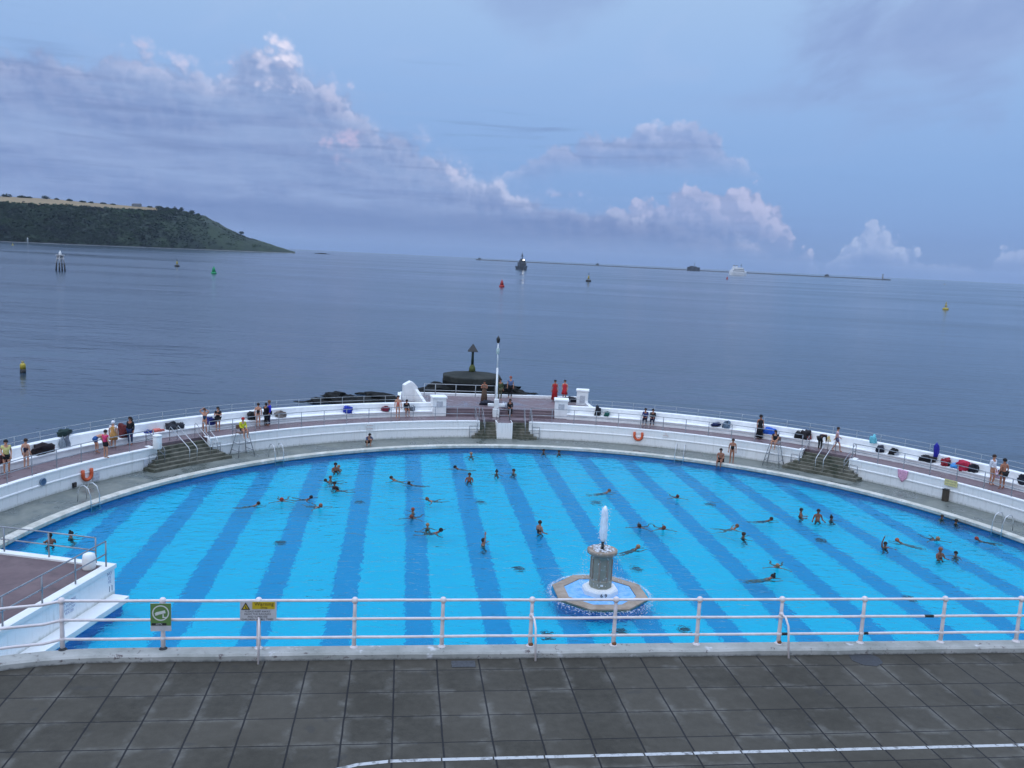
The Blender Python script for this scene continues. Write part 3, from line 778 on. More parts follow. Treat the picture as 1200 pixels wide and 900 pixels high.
def handrail(p0, p1, label, h=.95, m=None, double=True, loop=True):
    p0, p1 = Vector(p0), Vector(p1)
    root = empty('stair_handrail', p0, label, 'handrail'); d = p1 - p0; dh = Vector((d.x, d.y, 0)).normalized()
    side = Vector((-dh.y, dh.x, 0)) * .28
    for s in ((-1, 1) if double else (0,)):
        o = side * s; H = Vector((0, 0, h))
        MB().tube([o, o + H * .9, o + H + dh * .1, o + d + H - dh * .1, o + d + H * .85 + dh * .05, o + d], .024, 6).build('rail', m or GALV, root)
        if loop: MB().tube([o + H * .5, o + d + H * .5], .02, 6).build('mid_rail', m or GALV, root)
    return root
for a, b, nm in ((SLA, SLB, 'left'), (SRA, SRB, 'right')):
    mid = (a + b) / 2
    handrail(PO(mid, 31.0, ZW), PO(mid, 28.9, 0.25), 'double bright handrail down the middle of the %s stairs' % nm, m=CHROME, loop=False)
    handrail(PO(a + .15, 31.1, ZW), PO(a + .15, 29.3, .4), 'grey handrail down the left side of the %s stairs' % nm, double=False)
    handrail(PO(b - .15, 31.1, ZW), PO(b - .15, 29.3, .4), 'grey handrail down the right side of the %s stairs' % nm, double=nm == 'left', m=CHROME if nm == 'left' else GALV)
    for aa, s in ((a - .8, 'left'), (b + .8, 'right')):
        railing([PO(aa - .55, 29.75, 0), PO(aa + .55, 29.75, 0)], 'short grey rail on the deck at the %s foot of the %s stairs' % (s, nm), .95, (1.0, .5), .022)
handrail(PO(CA + .1, 31.2, ZW), PO(CA + .1, 29.4, .4), 'grey handrail at the left of the central steps')
handrail(PO(CB - .1, 31.2, ZW), PO(CB - .1, 29.4, .4), 'grey handrail at the right of the central steps')
railing([PO(BA + .2, 30.6, ZW), PO(BA + .4, 30.0, ZW), PO(BB - .4, 30.0, ZW), PO(BB - .2, 30.6, ZW)], 'low grey guard rail round the top of the centre block', .95, (1.0, .5), .022)
railing([PO(CA - .5, 29.75, 0.0), PO(CA - 1.6, 29.75, 0.0)], 'short grey rail on the deck left of the central steps', .95, (1.0, .5), .022)
railing([PO(CB + .5, 29.75, 0.0), PO(CB + 1.6, 29.75, 0.0)], 'short grey rail on the deck right of the central steps', .95, (1.0, .5), .022)

# flagpole
fp = G(581, 488.7, ZW)
root = empty('flagpole', fp, 'tall white pole with a dark lantern on top in front of the end terrace', 'pole')
topv = (ray(584, 395.5)); tt = fp.y / topv.y; topw = Vector((topv.x * tt, fp.y, CAMZ + topv.z * tt)) - fp
d = topw
MB().tube([(0, 0, 0), d * .62], [.10, .08], 10).tube([d * .6, d * .93], [.055, .045], 10).build('mast', WHITE, root)
MB().box((0, 0, .35), (.55, .5, .7), bev=.04).box((-.45, 0, 1.0), (.5, .22, .24), bev=.03).box((.4, 0, 1.0), (.6, .22, .24), bev=.03).box((0, 0, 1.1), (.36, .36, .8), bev=.03).build('base', WHITE, root)
MB().lathe(d * .83, [(.07, -.25), (.13, -.2), (.13, .2), (.07, .25)], 10).build('junction_box', mat('pale_green_box', (.45, .55, .52, 1), .5), root)
MB().lathe(d * .93, [(.05, 0), (.13, .08), (.16, .36), (.08, .48), (.03, .58)], 10).build('lantern', BLACK, root)

# ------------------------------------------------------------------ pool ladders
def ladder(px, py, label):
    p = G(px, py, .1); th = TH(p); c = PO(th, 26.9, .1)
    root = empty('pool_ladder', c, label, 'ladder', 'steel ladders round the pool edge', rz=-radians(th))
    for s in (-.32, .32):
        MB().tube([(s, .55, 0), (s, .5, .65), (s, .35, .9), (s, .1, .95), (s, -.15, .8), (s, -.3, .4), (s, -.34, -1.1)], .024, 8).build('side_rail', CHROME, root)
    for k in range(4): MB().box((0, -.33, -.12 - .26 * k), (.62, .09, .03)).build('rung', CHROME, root)
ladder(122, 590, 'steel ladder on the far left of the pool edge'); ladder(337, 541, 'steel ladder near the left lifeguard chair')
ladder(795, 537, 'steel ladder on the edge right of the centre steps'); ladder(1170, 621, 'steel ladder on the far right of the pool edge')

# ------------------------------------------------------------------ lifeguard chairs
def guard_chair(px, py, label, h=1.55):
    p, th = on_circle(px, 29.28, .8); p.z = 0
    root = empty('lifeguard_chair', p, label, 'lifeguard chair', 'tall lifeguard chairs on the deck', rz=-radians(th))
    for sx in (-1, 1):
        for sy in (-1, 1):
            MB().tube([(sx * .62, sy * .55, 0), (sx * .32, sy * .25, h)], .028, 6).build('leg', GALV, root)
        MB().tube([(sx * .32, .25, h), (sx * .32, .32, h + .5)], .022, 6).tube([(sx * .34, -.25, h + .25), (sx * .34, .28, h + .25)], .02, 6).build('armrest', GALV, root)
    MB().box((0, 0, h + .02), (.7, .56, .05), bev=.01).build('seat', mat('seat_board', (.2, .12, .1, 1), .6), root)
    MB().box((0, .3, h + .4), (.66, .04, .28), bev=.01).build('backrest', mat('seat_board', (.2, .12, .1, 1)), root)
    for k in (.25, .55):
        mb = MB()
        w = .62 - .3 * k; y = .55 - .3 * k
        for sx in (-1, 1): mb.tube([(sx * w, -y, h * k), (sx * w, y, h * k)], .02, 6)
        mb.tube([(-w, -y, h * k), (w, -y, h * k)], .02, 6)
        mb.build('crossbar', GALV, root)
    return root
GC1 = guard_chair(284, 531, 'tall lifeguard chair right of the left stairs, lifeguard in yellow on it')
GC2 = guard_chair(907, 540.5, 'tall lifeguard chair left of the right stairs')

# ------------------------------------------------------------------ fountain
FX, FY = 8.93, 35.85
ft = empty('fountain', (FX, FY, WL), 'octagonal stone fountain with a water jet in the middle of the pool', 'fountain')
a8 = pi / 8
MB().lathe((0, 0, 0), [(2.1, -.22), (2.1, -.05), (2.15, -.02), (2.15, .06), (1.62, .075), (1.62, -.04), (.1, -.04)], 8, a8, False).build('rim', FSTONE, ft)
def basin_water():
    m, t, p = newmat('fountain_basin_water')
    tc = t.node('ShaderNodeTexCoord').outputs['Object']
    n = t.noise(tc, 3, 4, .6); t.put(p.inputs['Base Color'], t.mix(t.mr(n, .35, .7), (.10, .38, .78, 1), (.30, .55, .88, 1)))
    p.inputs['Roughness'].default_value = .12; bump(t, p, n, .6, .06); return m
MB().lathe((0, 0, 0), [(2.0, -1.42), (2.0, -.221)], 8, a8, False).build('submerged_base', mat('blue_paint_base', (.0, .2, .6, 1), .7, 2, .1, 0), ft)
MB().lathe((0, 0, 0), [(1.61, -.03), (1.61, .045), (.3, .045)], 8, a8, False).build('basin_water', basin_water(), ft)
MB().lathe((0, 0, 0), [(.80, -.03), (.80, .22), (.74, .30), (.60, .32), (.5, .32)], 8, a8, False).build('plinth', WHITE, ft)
MB().lathe((0, 0, 0), [(.50, .3), (.50, .62), (.46, .66), (.46, 1.62), (.5, 1.70), (.52, 1.78)], 8, a8, False).build('shaft', FSTONE2 if 'FSTONE2' in globals() else speck('fluted_grey_green_stone', (.24, .25, .20, 1), (.32, .31, .25, 1), (.36, .27, .2, 1), 1.2, 6, .6), ft)
for k in range(8):
    a = a8 + 2 * pi * k / 8
    MB().box((.46 * cos(a), .46 * sin(a), 1.14), (.07, .07, .95), rz=a).build('fluting', FSTONE, ft)
MB().lathe((0, 0, 0), [(.5, 1.72), (.66, 1.84), (.68, 1.98), (.60, 2.02), (.45, 1.98), (.1, 1.96)], 12).build('bowl', FSTONE, ft)
MB().tube([(0, 0, 1.95), (0, 0, 2.42)], .065, 8).build('nozzle', BLACK, ft)
dirc = Vector((-FX, -FY, 0)).normalized(); sidec = Vector((-dirc.y, dirc.x, 0)); 
Mt = frame(Vector((.0, -.752, .145)), (1, 0, 0), (0, 0, 1))
text_mb('6 9', .24, Mt).build('depth_numbers', BLACK, ft)
Mt2 = frame(dirc * .47 + Vector((0, 0, .5)), sidec, (0, 0, 1))
MB().box(dirc * .465 + Vector((0, 0, .5)), (.02, .26, .08), rz=atan2(dirc.y, dirc.x)).build('name_plate', WHITE, ft)
# moving water: jet and spill as separate translucent white stuff
def foam_mat(name, a):
    m, t, p = newmat(name)
    p.inputs['Base Color'].default_value = (.9, .94, 1, 1); p.inputs['Roughness'].default_value = .4
    tc = t.node('ShaderNodeTexCoord').outputs['Object']
    t.put(p.inputs['Alpha'], t.mr(t.noise(t.scale(tc, (1, 1, .35)), 9, 3, .7), .35, .65, a[0], a[1])); return m
jet = MB(); zs = [2.36 + 1.59 * i / 12 for i in range(13)]
jet.tube([(.012 * sin(i * 1.7), .01 * cos(i * 2.1), z) for i, z in enumerate(zs)], [.10, .16, .17, .172, .17, .165, .16, .155, .15, .145, .135, .11, .03], 10)
random.seed(3)
for _ in range(240):
    k = R(); z = 2.15 + 1.75 * k; r = .14 + abs(random.gauss(0, .07)); a = R() * 2 * pi; s = .008 + .014 * R()
    jet.ball((r * cos(a), r * sin(a), z), s, 5)
jet.build('water_jet', foam_mat('jet_foam', (.75, 1)), ft)
sp = MB()
for _ in range(300):    # droplets falling from the bowl
    a = R() * 2 * pi; k = R(); r = .66 + .5 * sqrt(k) * R(); z = 2.0 - 1.9 * k; s = .006 + .009 * R()
    sp.ball((r * cos(a), r * sin(a), z), s, 4, (1, 1, 2))
for _ in range(90):
    a = R() * 2 * pi; r = .12 + .4 * R(); sp.ball((r * cos(a), r * sin(a), 1.98 + .06 * R()), .03 + .035 * R(), 6, (1, 1, .6))
o = sp.build('spilling_water', foam_mat('spill_foam', (.4, .9)), ft); o['kind'] = 'stuff'
fo = MB()
for _ in range(2200):
    a = R() * 2 * pi; r = 2.14 + abs(random.gauss(0, .09 + .3 * max(0, -sin(a)))); s = .005 + .016 * R() ** 2
    fo.ball((FX + r * cos(a), FY + r * sin(a), WL + .01), s, 5, (1.6, 1, .35), R() * 3)
tag(fo.build('splash_foam', foam_mat('splash', (.35, .8))), kind='stuff')

# floor inlets
INLET = mat('dark_grate', (.05, .07, .09, 1), .7, 6, .3, .2)
for i, (px, py) in enumerate(((328, 639), (422, 592), (563, 592), (698, 593), (832, 595), (961, 637), (608, 669), (745, 669), (642, 745), (802, 739), (1065, 705), (726, 741))):
    p = G(px, py, -.80); p.z = FLO
    root = empty('floor_inlet', p, 'dark round inlet on the pool floor seen through the water', 'floor inlet', 'dark inlets on the pool floor')
    MB().lathe((0, 0, 0), [(.30, 0), (.30, .05), (.22, .08), (.1, .08)], 12).build('cover', INLET, root)
#@@FORE
# ------------------------------------------------------------------ left terrace block
PTS = [G(134, 661, 1.2), G(0, 645, 1.2), G(0, 739, 1.2)]
c1 = Vector((-11.35, 35.25, 0)); fd = Vector((-5.2, 1.75, 0)).normalized(); rd = Vector((-1.75, -5.6, 0)).normalized()
rd = (G(0, 740, 1.2) - G(134, 662, 1.2)); rd.z = 0; rd.normalize(); fd = (G(0, 645, 1.2) - G(128, 661, 1.2)); fd.z = 0; fd.normalize()
c1 = G(134, 662, 1.2); c1.z = 0
tb = empty('terrace_block', c1, 'white walled terrace block with a maroon roof deck at the left of the pool', 'terrace')
def off(a, b): return fd * a + rd * b
A_, B_ = 9.5, 16
core = [off(0, 0), off(A_, 0), off(A_, B_), off(0, B_)]
MB().poly([(p.x, p.y) for p in core], -1.59, 1.08).build('wall', WALL, tb)
rim = MB()
def strip(mb, p, q, w, z0, z1):
    d = (q - p).normalized(); n = Vector((-d.y, d.x, 0)) * w
    mb.poly([(x.x, x.y) for x in (p, q, q + n, p + n)], z0, z1)
fdn = fd; 
rim.poly([(p.x, p.y) for p in (off(-.06, -.06), off(A_, -.06), off(A_, .30), off(-.06, .30))], 1.082, 1.24)
rim.poly([(p.x, p.y) for p in (off(-.06, .302), off(.34, .302), off(.34, B_), off(-.06, B_))], 1.082, 1.24)
rim.build('coping', WHITE, tb)
MB().poly([(p.x, p.y) for p in (off(.342, .302), off(A_, .302), off(A_, B_), off(.342, B_))], 1.082, 1.17).build('roof_deck', speck('roof_asphalt', (.115, .078, .085, 1), (.15, .105, .11, 1), (.06, .05, .055, 1), .7, 2.2, .8), tb)
MB().lathe(off(.72, .62), [(.23, 1.17), (.25, 1.22), (.25, 1.62), (.22, 1.78), (.10, 1.84)], 14).build('vent_drum', WHITE, tb)
lw = .62
MB().poly([(p.x, p.y) for p in (off(-.001, .12), off(-.001, B_), off(-lw, B_), off(-lw - .1, .12))], -.24, .02).build('ledge', WHITE, tb)
MB().poly([(p.x, p.y) for p in (off(-.001, .3), off(-.001, B_), off(-lw + .2, B_), off(-lw + .1, .3))], -1.58, -.245).build('submerged_footing', mat('blue_paint_base', (.0, .2, .6, 1), .7, 2, .1, 0), tb)
# painted depth marks
fr = -fd
def wallmark(txt, s, at, z):
    M = frame(off(-.006, at) + Vector((0, 0, z)), -rd, (0, 0, 1)); return text_mb(txt, s, M, .002).build('depth_mark', mat('navy_paint', (.01, .05, .16, 1), .6), tb)
wallmark('10', .50, 7.35, .62)
MB().box(off(-.006, 7.35) + Vector((0, 0, .27)), (.008, .55, .09), rz=atan2(-fd.y, -fd.x)).build('underline_mark', mat('navy_paint', (.01, .05, .16, 1)), tb)
wallmark('11', .34, .28, .3)
fd_ = mat('faded_lettering', (.42, .45, .62, 1), .6, 30, .4, 0)
for k, ln in enumerate(('NO DIVING', 'NO RUNNING', 'SHALLOW', 'WATER')):
    M = frame(off(-.006, 2.9) + Vector((0, 0, .82 - k * .14)), -rd, (0, 0, 1)); text_mb(ln, .15, M, .002).build('faded_notice', fd_, tb)
for k in range(3):
    M = frame(off(-.006, .35) + Vector((0, 0, .95 - k * .17)), -rd, (0, 0, 1)); text_mb(('NO', 'DI', 'VE')[k], .2, M, .002).build('small_notice', fd_, tb)
# railing round the block
pz = Vector((0, 0, 1.24))
def wp(a, b): return c1 + off(a, b) + pz
railing([wp(x, .12) for x in (9.2, 7.1, 5.0, 2.9, .75)], 'grey two-rail railing along the pool side of the left terrace block', 1.05, (1.0, .5), .028)
railing([wp(.14, x) for x in (.35, 2.3, 4.2, 6.2, 8.2, 10.2, 12.2)], 'grey two-rail railing along the right edge of the left terrace block', 1.05, (1.0, .5), .028)

# ------------------------------------------------------------------ promenade
Y1 = 16.06
cpx, rad_ = -5.3, 4.2
def curve_edge(off_):    # front edge with the corner curving back on the left
    pts = []
    for i in range(15):
        a = radians(90 + 90 * (14 - i) / 14 * .999)
        pts.append((cpx + (rad_ + off_) * cos(a) * 1.15, Y1 - rad_ + (rad_ + off_) * sin(a)))
    return pts
outline = [(cpx - rad_ * 1.15, -12)] + curve_edge(0) + [(60, Y1), (60, -12)]
struct(MB().poly(outline[::-1], ZP - .3, ZP).build('promenade_paving', slab_mat()))
wl_ = curve_edge(.33)
outline2 = [(cpx - (rad_ + .33) * 1.15, -12)] + wl_ + [(60, Y1 + .33), (60, -12)]
tag(MB().poly(outline2[::-1], -1.6, ZP - .31).build('sea_wall', CONC), 'tall concrete wall carrying the promenade above the pool', 'wall')
kb = MB(); inn, outr = curve_edge(0.0) + [(60, Y1)], curve_edge(.36) + [(60, Y1 + .36)]
inn = [(inn[0][0], -12)] + inn; outr = [(outr[0][0], -12)] + outr
def densify(P):
    Q = []
    for (a, b), (c, d) in zip(P, P[1:]):
        n_ = 160 if c - a > 20 else (12 if abs(d - b) > 5 else 1)
        for i in range(n_): Q.append((a + (c - a) * i / n_, b + (d - b) * i / n_))
    Q.append(P[-1]); return Q
inn, outr = densify(inn), densify(outr)
for i, (a, b) in enumerate(zip(inn, outr)):
    j = (vnoise(i * .9, 3, 5) - .5) * .022
    ax, ay = a[0], a[1] + j
    for (x, y, z) in ((ax, ay, ZP - .3), (ax, ay, ZP + .10 + j * .5), (ax + (b[0] - ax) * .1, ay + (b[1] - ay) * .1, ZP + .135 + j * .4), (b[0], b[1] - .03, ZP + .14), (b[0], b[1], ZP + .11), (b[0], b[1], ZP - .3)): kb.v.append(Vector((x, y, z)))
    if i:
        o_ = (i - 1) * 6
        for k in range(6): kb.face((o_ + k, o_ + 6 + k, o_ + 6 + (k + 1) % 6, o_ + (k + 1) % 6))
kb.face(range(6)); kb.face([len(kb.v) - 6 + k for k in range(6)][::-1])
tag(kb.build('parapet_kerb', KERB), 'chipped pale concrete kerb under the white promenade railing', 'kerb')
# dark dirt line at the foot of the kerb
def line_mat():
    m, t, p = newmat('worn_white_line')
    tc = t.node('ShaderNodeTexCoord').outputs['Object']; n = t.noise(tc, 9, 5, .7); q = t.sep(tc)
    u = t.m('FRACT', t.m('DIVIDE', t.m('SUBTRACT', q[0], JX - .04), JP)); e = t.m('MINIMUM', u, t.m('SUBTRACT', 1.0, u))
    c = t.mix(t.mr(n, .50, .66), (.44, .45, .46, 1), (.13, .13, .13, 1)); c = t.mix(t.mr(e, .012, .02, 1, 0), c, (.015, .015, .016, 1))
    t.put(p.inputs['Base Color'], c); p.inputs['Roughness'].default_value = .7; return m
LY = 12.63
lp = [(-1.35, 11.9), (-1.15, 12.2), (-.85, 12.42), (-.5, 12.55), (0, 12.62), (.6, LY), (30, LY + .0)]
ln = MB()
lp2 = [lp[0]]
for i in range(1, len(lp)):
    for k in range(1, 5): lp2.append((lp[i - 1][0] + (lp[i][0] - lp[i - 1][0]) * k / 4, lp[i - 1][1] + (lp[i][1] - lp[i - 1][1]) * k / 4))
for i, p in enumerate(lp2):
    q = lp2[min(i + 1, len(lp2) - 1)]; r_ = lp2[max(i - 1, 0)]; d = Vector((q[0] - r_[0], q[1] - r_[1], 0)).normalized(); n_ = Vector((-d.y, d.x, 0)) * .040
    P_ = Vector((p[0], p[1], ZP + .004)); ln.v += [P_ - n_, P_ + n_]
    if i: k = len(ln.v); ln.face((k - 4, k - 2, k - 1, k - 3))
struct(ln.build('white_line', line_mat()))
# drain cover and patched slab
g = G(543, 778.5, ZP)
tag(MB().box((g.x, g.y, ZP + .006), (.46, .26, .012)).build('drain_cover', mat('drain_iron', (.05, .055, .065, 1), .6, 20, .3, .4)), 'small square iron drain cover by the kerb', 'drain cover')
g = G(1015, 773, ZP)
tag(MB().lathe((g.x, g.y + .02, ZP), [(.33, 0), (.33, .008), (.2, .010)], 8, .2, False).build('manhole_cover', mat('drain_iron2', (.035, .038, .045, 1), .6, 20, .3, .4)), 'dark eight-sided cover against the kerb on the right', 'manhole cover')

# promenade railing
def pz_(px, py, y):
    r = ray(px, py); return CAMZ + r.z * y / r.y
PY = 16.34; ZK = ZP + .13; RH = 1.0
pxs = [G(x, y, ZK).x for x, y in ((68, 768), (188, 766), (301, 765), (414, 764), (518, 763), (623, 763), (721.5, 761.5), (820, 760.5), (917, 759.5), (1014.5, 759), (1108, 757), (1197, 756))]
pxs += [pxs[-1] + 1.82 * k for k in range(1, 4)]
RH = pz_(623, 703, PY) - ZK; RM = pz_(623, 724.2, PY) - ZK; RL = pz_(623, 745, PY) - ZK
pr = empty('promenade_railing', (pxs[0], PY, ZK), 'white three-rail railing along the promenade kerb in the foreground', 'railing')
O = pr.location.copy()
lpx = []
e_ = curve_edge(.2)
lpts = [Vector((x, y + .0, ZK)) for x, y in e_ if x < pxs[0] - .25]
lpts = [Vector((lpts[0].x, -2, ZK))] + lpts
for hgt in (RH, RM, RL):
    P_ = [p + Vector((0, 0, hgt)) for p in lpts] + [Vector((pxs[0], PY, ZK + hgt))]
    for x in pxs[1:]:
        pv = P_[-1]; mid = Vector(((pv.x + x) / 2, PY + (R() - .5) * .012, ZK + hgt + (R() - .5) * .012)); P_ += [mid, Vector((x, PY, ZK + hgt))]
    MB().tube([p - O for p in P_], .027, 10).build('rail', RAILP, pr)
allp = [Vector((x, PY, ZK)) for x in pxs] + [lpts[-4], lpts[-9]]
for i, p in enumerate(allp):
    q = p - O; q = Vector((q.x, q.y, q.z)); lean = Vector((.006 * (R() - .5), 0, 0))
    post = MB().tube([q, q + Vector((0, 0, .34)), q + Vector((0, 0, .72)) + lean, q + Vector((0, 0, RH)) + lean], [.045, .040, .037, .034], 10).build('post', RAILP, pr)
    MB().lathe(q, [(.085, -.005), (.078, .015), (.055, .025), (.045, .05)], 12).build('base_flange', BLACK if i in (0, 1) else RAILP, post)
    for hgt in (RL, RM):
        MB().ball(q + Vector((0, 0, hgt)), .058, 10).build('joint', RAILP, post)
    MB().ball(q + Vector((0, 0, RH)), .068, 10).build('ball_finial', RAILP, post)
    if i in (2, 5, 8):
        st_ = MB().tube([q + Vector((0, -.03, .66)), q + Vector((.03, -.16, .64)), q + Vector((.05, -.28, .5)), q + Vector((.06, -.40, -.13))], .022, 8).build('stay', RAILP, pr)
        MB().ball(q + Vector((0, -.02, .66)), .05, 8).build('stay_clamp', RAILP, st_)
    if i in (5, 8, 6):
        MB().ball(q + Vector((.01, -.025, .04)), .052, 8, (1, .8, .9)).build('rust_patch', RUST, post)
for x0, x1, hh in ((G(923, 745, ZK + .37).x, 0, RL), (G(1021, 745, ZK + .37).x, 0, RL), (G(1098, 722, ZK + .7).x - .1, 0, RM)):
    MB().tube([Vector((x0, PY, ZK + hh)) - O, Vector((x0 + .2, PY, ZK + hh)) - O], .032, 8).build('black_sleeve', BLACK, pr)

# ------------------------------------------------------------------ signs on the railing
def sign_plane(x0, x1, z0, z1, y): return Vector(((x0 + x1) / 2, y, (z0 + z1) / 2)), x1 - x0, z1 - z0
def pxz(px, py, y):
    r = ray(px, py); t_ = y / r.y; return Vector((r.x * t_, y, CAMZ + r.z * t_))
SY = PY - .075
a, b = pxz(176.2, 707, SY), pxz(200.8, 739, SY)
x0, x1, z1, z0 = pxz(176.3, 720, SY).x, pxz(200.6, 720, SY).x, pxz(188, 707, SY).z, pxz(188, 739.5, SY).z
cc = Vector(((x0 + x1) / 2, SY, (z0 + z1) / 2)); W_, H_ = x1 - x0, z1 - z0
sg = empty('security_sign', cc, 'green sign with a white circled camera symbol on the second railing post from the left', 'sign')
GRN = mat('sign_green', srgb(92, 128, 70), .5, 3, .1, 0); GRY = mat('sign_grey', (.50, .50, .52, 1), .5, 5, .12, 0)
MB().box((0, 0, 0), (W_, .012, H_)).build('board', GRY, sg)
MB().box((0, -.008, H_ * .1), (W_ * .985, .005, H_ * .79)).build('green_panel', GRN, sg)
def ring(mb, c, r0, r1, y, n=32):
    b0 = len(mb.v)
    for k in range(n):
        t_ = 2 * pi * k / n
        for r in (r0, r1): mb.v.append(Vector((c[0] + r * cos(t_), y, c[1] + r * sin(t_))))
    for k in range(n):
        k2 = (k + 1) % n; mb.face((b0 + 2 * k, b0 + 2 * k2, b0 + 2 * k2 + 1, b0 + 2 * k + 1))
    return mb
SW = mat('sign_white', (.62, .65, .62, 1), .5, 5, .08, 0)
ring(MB(), (0, H_ * .16), W_ * .35, W_ * .41, -.0135).build('circle', SW, sg)
cm = MB(); Rm = Matrix.Rotation(radians(-14), 3, 'Y')
cm.box((0, -.014, H_ * .17), (W_ * .46, .004, W_ * .15), rot=Rm).box((-W_ * .2, -.0142, H_ * .12), (W_ * .14, .004, W_ * .13), rot=Rm).box((W_ * .12, -.0144, H_ * .05), (W_ * .06, .004, W_ * .2)).box((W_ * .19, -.0146, H_ * .0), (W_ * .16, .004, W_ * .05))
cm.build('camera_symbol', SW, sg)
MB().box((-W_ * .08, -.0125, -H_ * .245), (W_ * .72, .004, H_ * .09)).build('caption_bar', BLACK, sg)
text_mb('CCTV', W_ * .12, frame((-W_ * .08, -.016, -H_ * .245), (1, 0, 0), (0, 0, 1)), .001).build('caption', SW, sg)
x0, x1, z1, z0 = pxz(281.3, 715, SY).x, pxz(324, 715, SY).x, pxz(302, 704.5, SY).z, pxz(302, 727.5, SY).z
cc = Vector(((x0 + x1) / 2, SY, (z0 + z1) / 2)); W_, H_ = x1 - x0, z1 - z0
sg = empty('warning_sign', cc, 'grey and yellow warning sign on the third railing post from the left', 'sign')
MB().box((0, 0, 0), (W_, .012, H_)).build('board', GRY, sg)
YEL = mat('sign_yellow', srgb(190, 165, 30), .5, 5, .1, 0)
MB().box((W_ * .145, -.0085, H_ * .29), (W_ * .62, .005, H_ * .36)).build('yellow_panel', YEL, sg)
text_mb('Warning', H_ * .26, frame((W_ * .16, -.012, H_ * .36), (1, 0, 0), (0, 0, 1)), .001).build('heading', BLACK, sg)
text_mb('Drop', H_ * .15, frame((W_ * .16, -.012, H_ * .18), (1, 0, 0), (0, 0, 1)), .001).build('heading', BLACK, sg)
for k, s_ in enumerate(('PLEASE KEEP AWAY', 'FROM THE RAILINGS', 'AND SUPERVISE', 'CHILDREN AT ALL TIMES')):
    text_mb(s_, H_ * .135, frame((-W_ * .02, -.0075, H_ * (-.02 - .135 * k)), (1, 0, 0), (0, 0, 1)), .001).build('text_line', BLACK, sg)
tri = MB(); tri.v = [Vector((-W_ * .47, -.0085, H_ * .07)), Vector((-W_ * .22, -.0085, H_ * .07)), Vector((-W_ * .345, -.0085, H_ * .45))]; tri.face((0, 1, 2)); tri.build('triangle', BLACK, sg)
tri = MB(); tri.v = [Vector((-W_ * .425, -.0105, H_ * .115)), Vector((-W_ * .265, -.0105, H_ * .115)), Vector((-W_ * .345, -.0105, H_ * .36))]; tri.face((0, 1, 2)); tri.build('triangle_centre', YEL, sg)
MB().box((-W_ * .345, -.0125, H_ * .21), (W_ * .02, .002, H_ * .13)).box((-W_ * .325, -.0127, H_ * .17), (W_ * .06, .002, H_ * .03), rot=Matrix.Rotation(.6, 3, 'Y')).build('falling_figure', BLACK, sg)
#@@SEA
# ------------------------------------------------------------------ rocks and beacon
def rock(c, sx, sy, sz, label=None, seed=0, name='rock', group=None):
    bm = bmesh.new(); bmesh.ops.create_icosphere(bm, subdivisions=3, radius=1)
    for v in bm.verts:
        k = 1 + (vnoise(v.co.x * 2.2 + seed * 7.3, v.co.y * 2.2 + v.co.z * 3, seed) - .5) * .8 + (vnoise(v.co.x * 6 + seed, v.co.y * 6 - v.co.z * 5, seed + 3) - .5) * .3
        v.co = Vector((v.co.x * sx * k, v.co.y * sy * k, max(-.6, v.co.z) * sz * k))
    me = bpy.data.meshes.new(name); bm.to_mesh(me); bm.free(); me.materials.append(ROCK)
    o = bpy.data.objects.new(name, me); COL.objects.link(o); o.location = c; return tag(o, label, 'rock', group)
RK = [((374, 468.5), 1.6, 1.4, .35, 'small low rock at the left end of the reef'), ((395, 465), 2.2, 1.5, .8, 'rounded dark rock standing behind the long reef'), ((375, 472), 1.8, 1.5, .7, 'dark rock forming the left tip of the long reef'), ((398, 471), 3.2, 2.2, 1.1, 'big dark rock in the left half of the reef'), ((425, 470), 3.2, 2.2, .7, 'flat dark rock in the middle of the reef'),
      ((447, 468), 3.3, 2.6, 1.1, 'large dark rock at the right of the reef near the seated figures'), ((424, 462.5), 1.3, .8, .35, 'small rock awash beyond the reef'), ((352, 472), 1.2, 1, .2, 'tiny rock awash left of the reef'), ((503, 461), 3.0, 2.5, .9, 'dark rock at the left foot of the beacon base'), ((520, 459), 3.2, 2.6, 1.6, 'tall dark rock against the beacon base left side'),
      ((592, 459), 3, 2.5, 1.6, 'dark rock against the beacon base right side'), ((606, 461), 2.0, 2.0, .6, 'low dark rock right of the beacon base'), ((624, 462), 1.0, .9, .35, 'small low rock furthest right of the beacon')]
for i, ((px, py), sx, sy, sz, lab) in enumerate(RK):
    rock(G(px, py, ZS - .1), sx * (.82 if px < 500 else .75), sy * .8, sz * .72, lab, i, group='rocks off the end of the pool')
bc = G(554, 461, ZS); bc = Vector((bc.x, bc.y + 2.5, ZS))
bk = empty('beacon', bc, 'dark concrete drum beacon with a triangular topmark standing on the rocks', 'beacon')
MB().lathe((0, 0, 0), [(4.0, -.5), (4.0, 2.0), (3.9, 2.12), (.6, 2.55)], 10, .3, False).build('drum', DRUM, bk)
MB().lathe((0, 0, 0), [(4.03, -.5), (4.06, 1.3), (4.02, 1.45)], 10, .3, False).build('weed_band', ROCK, bk)
MB().lathe((0, 0, 2.6), [(.45, 0), (.4, .5), (.26, .8), (.2, .9)], 8).build('pedestal', mat('weedy_yellow_green', (.10, .12, .03, 1), .8, 3, .4, .3), bk)
MB().tube([(0, 0, 3.4), (0, 0, 5.6)], [.2, .14], 8).build('post', mat('dark_green_paint', (.01, .03, .02, 1), .6), bk)
MB().lathe((0, 0, 5.25), [(.95, 0), (.92, .06), (.06, 1.0)], 4, pi / 4, False).build('topmark', BLACK, bk)

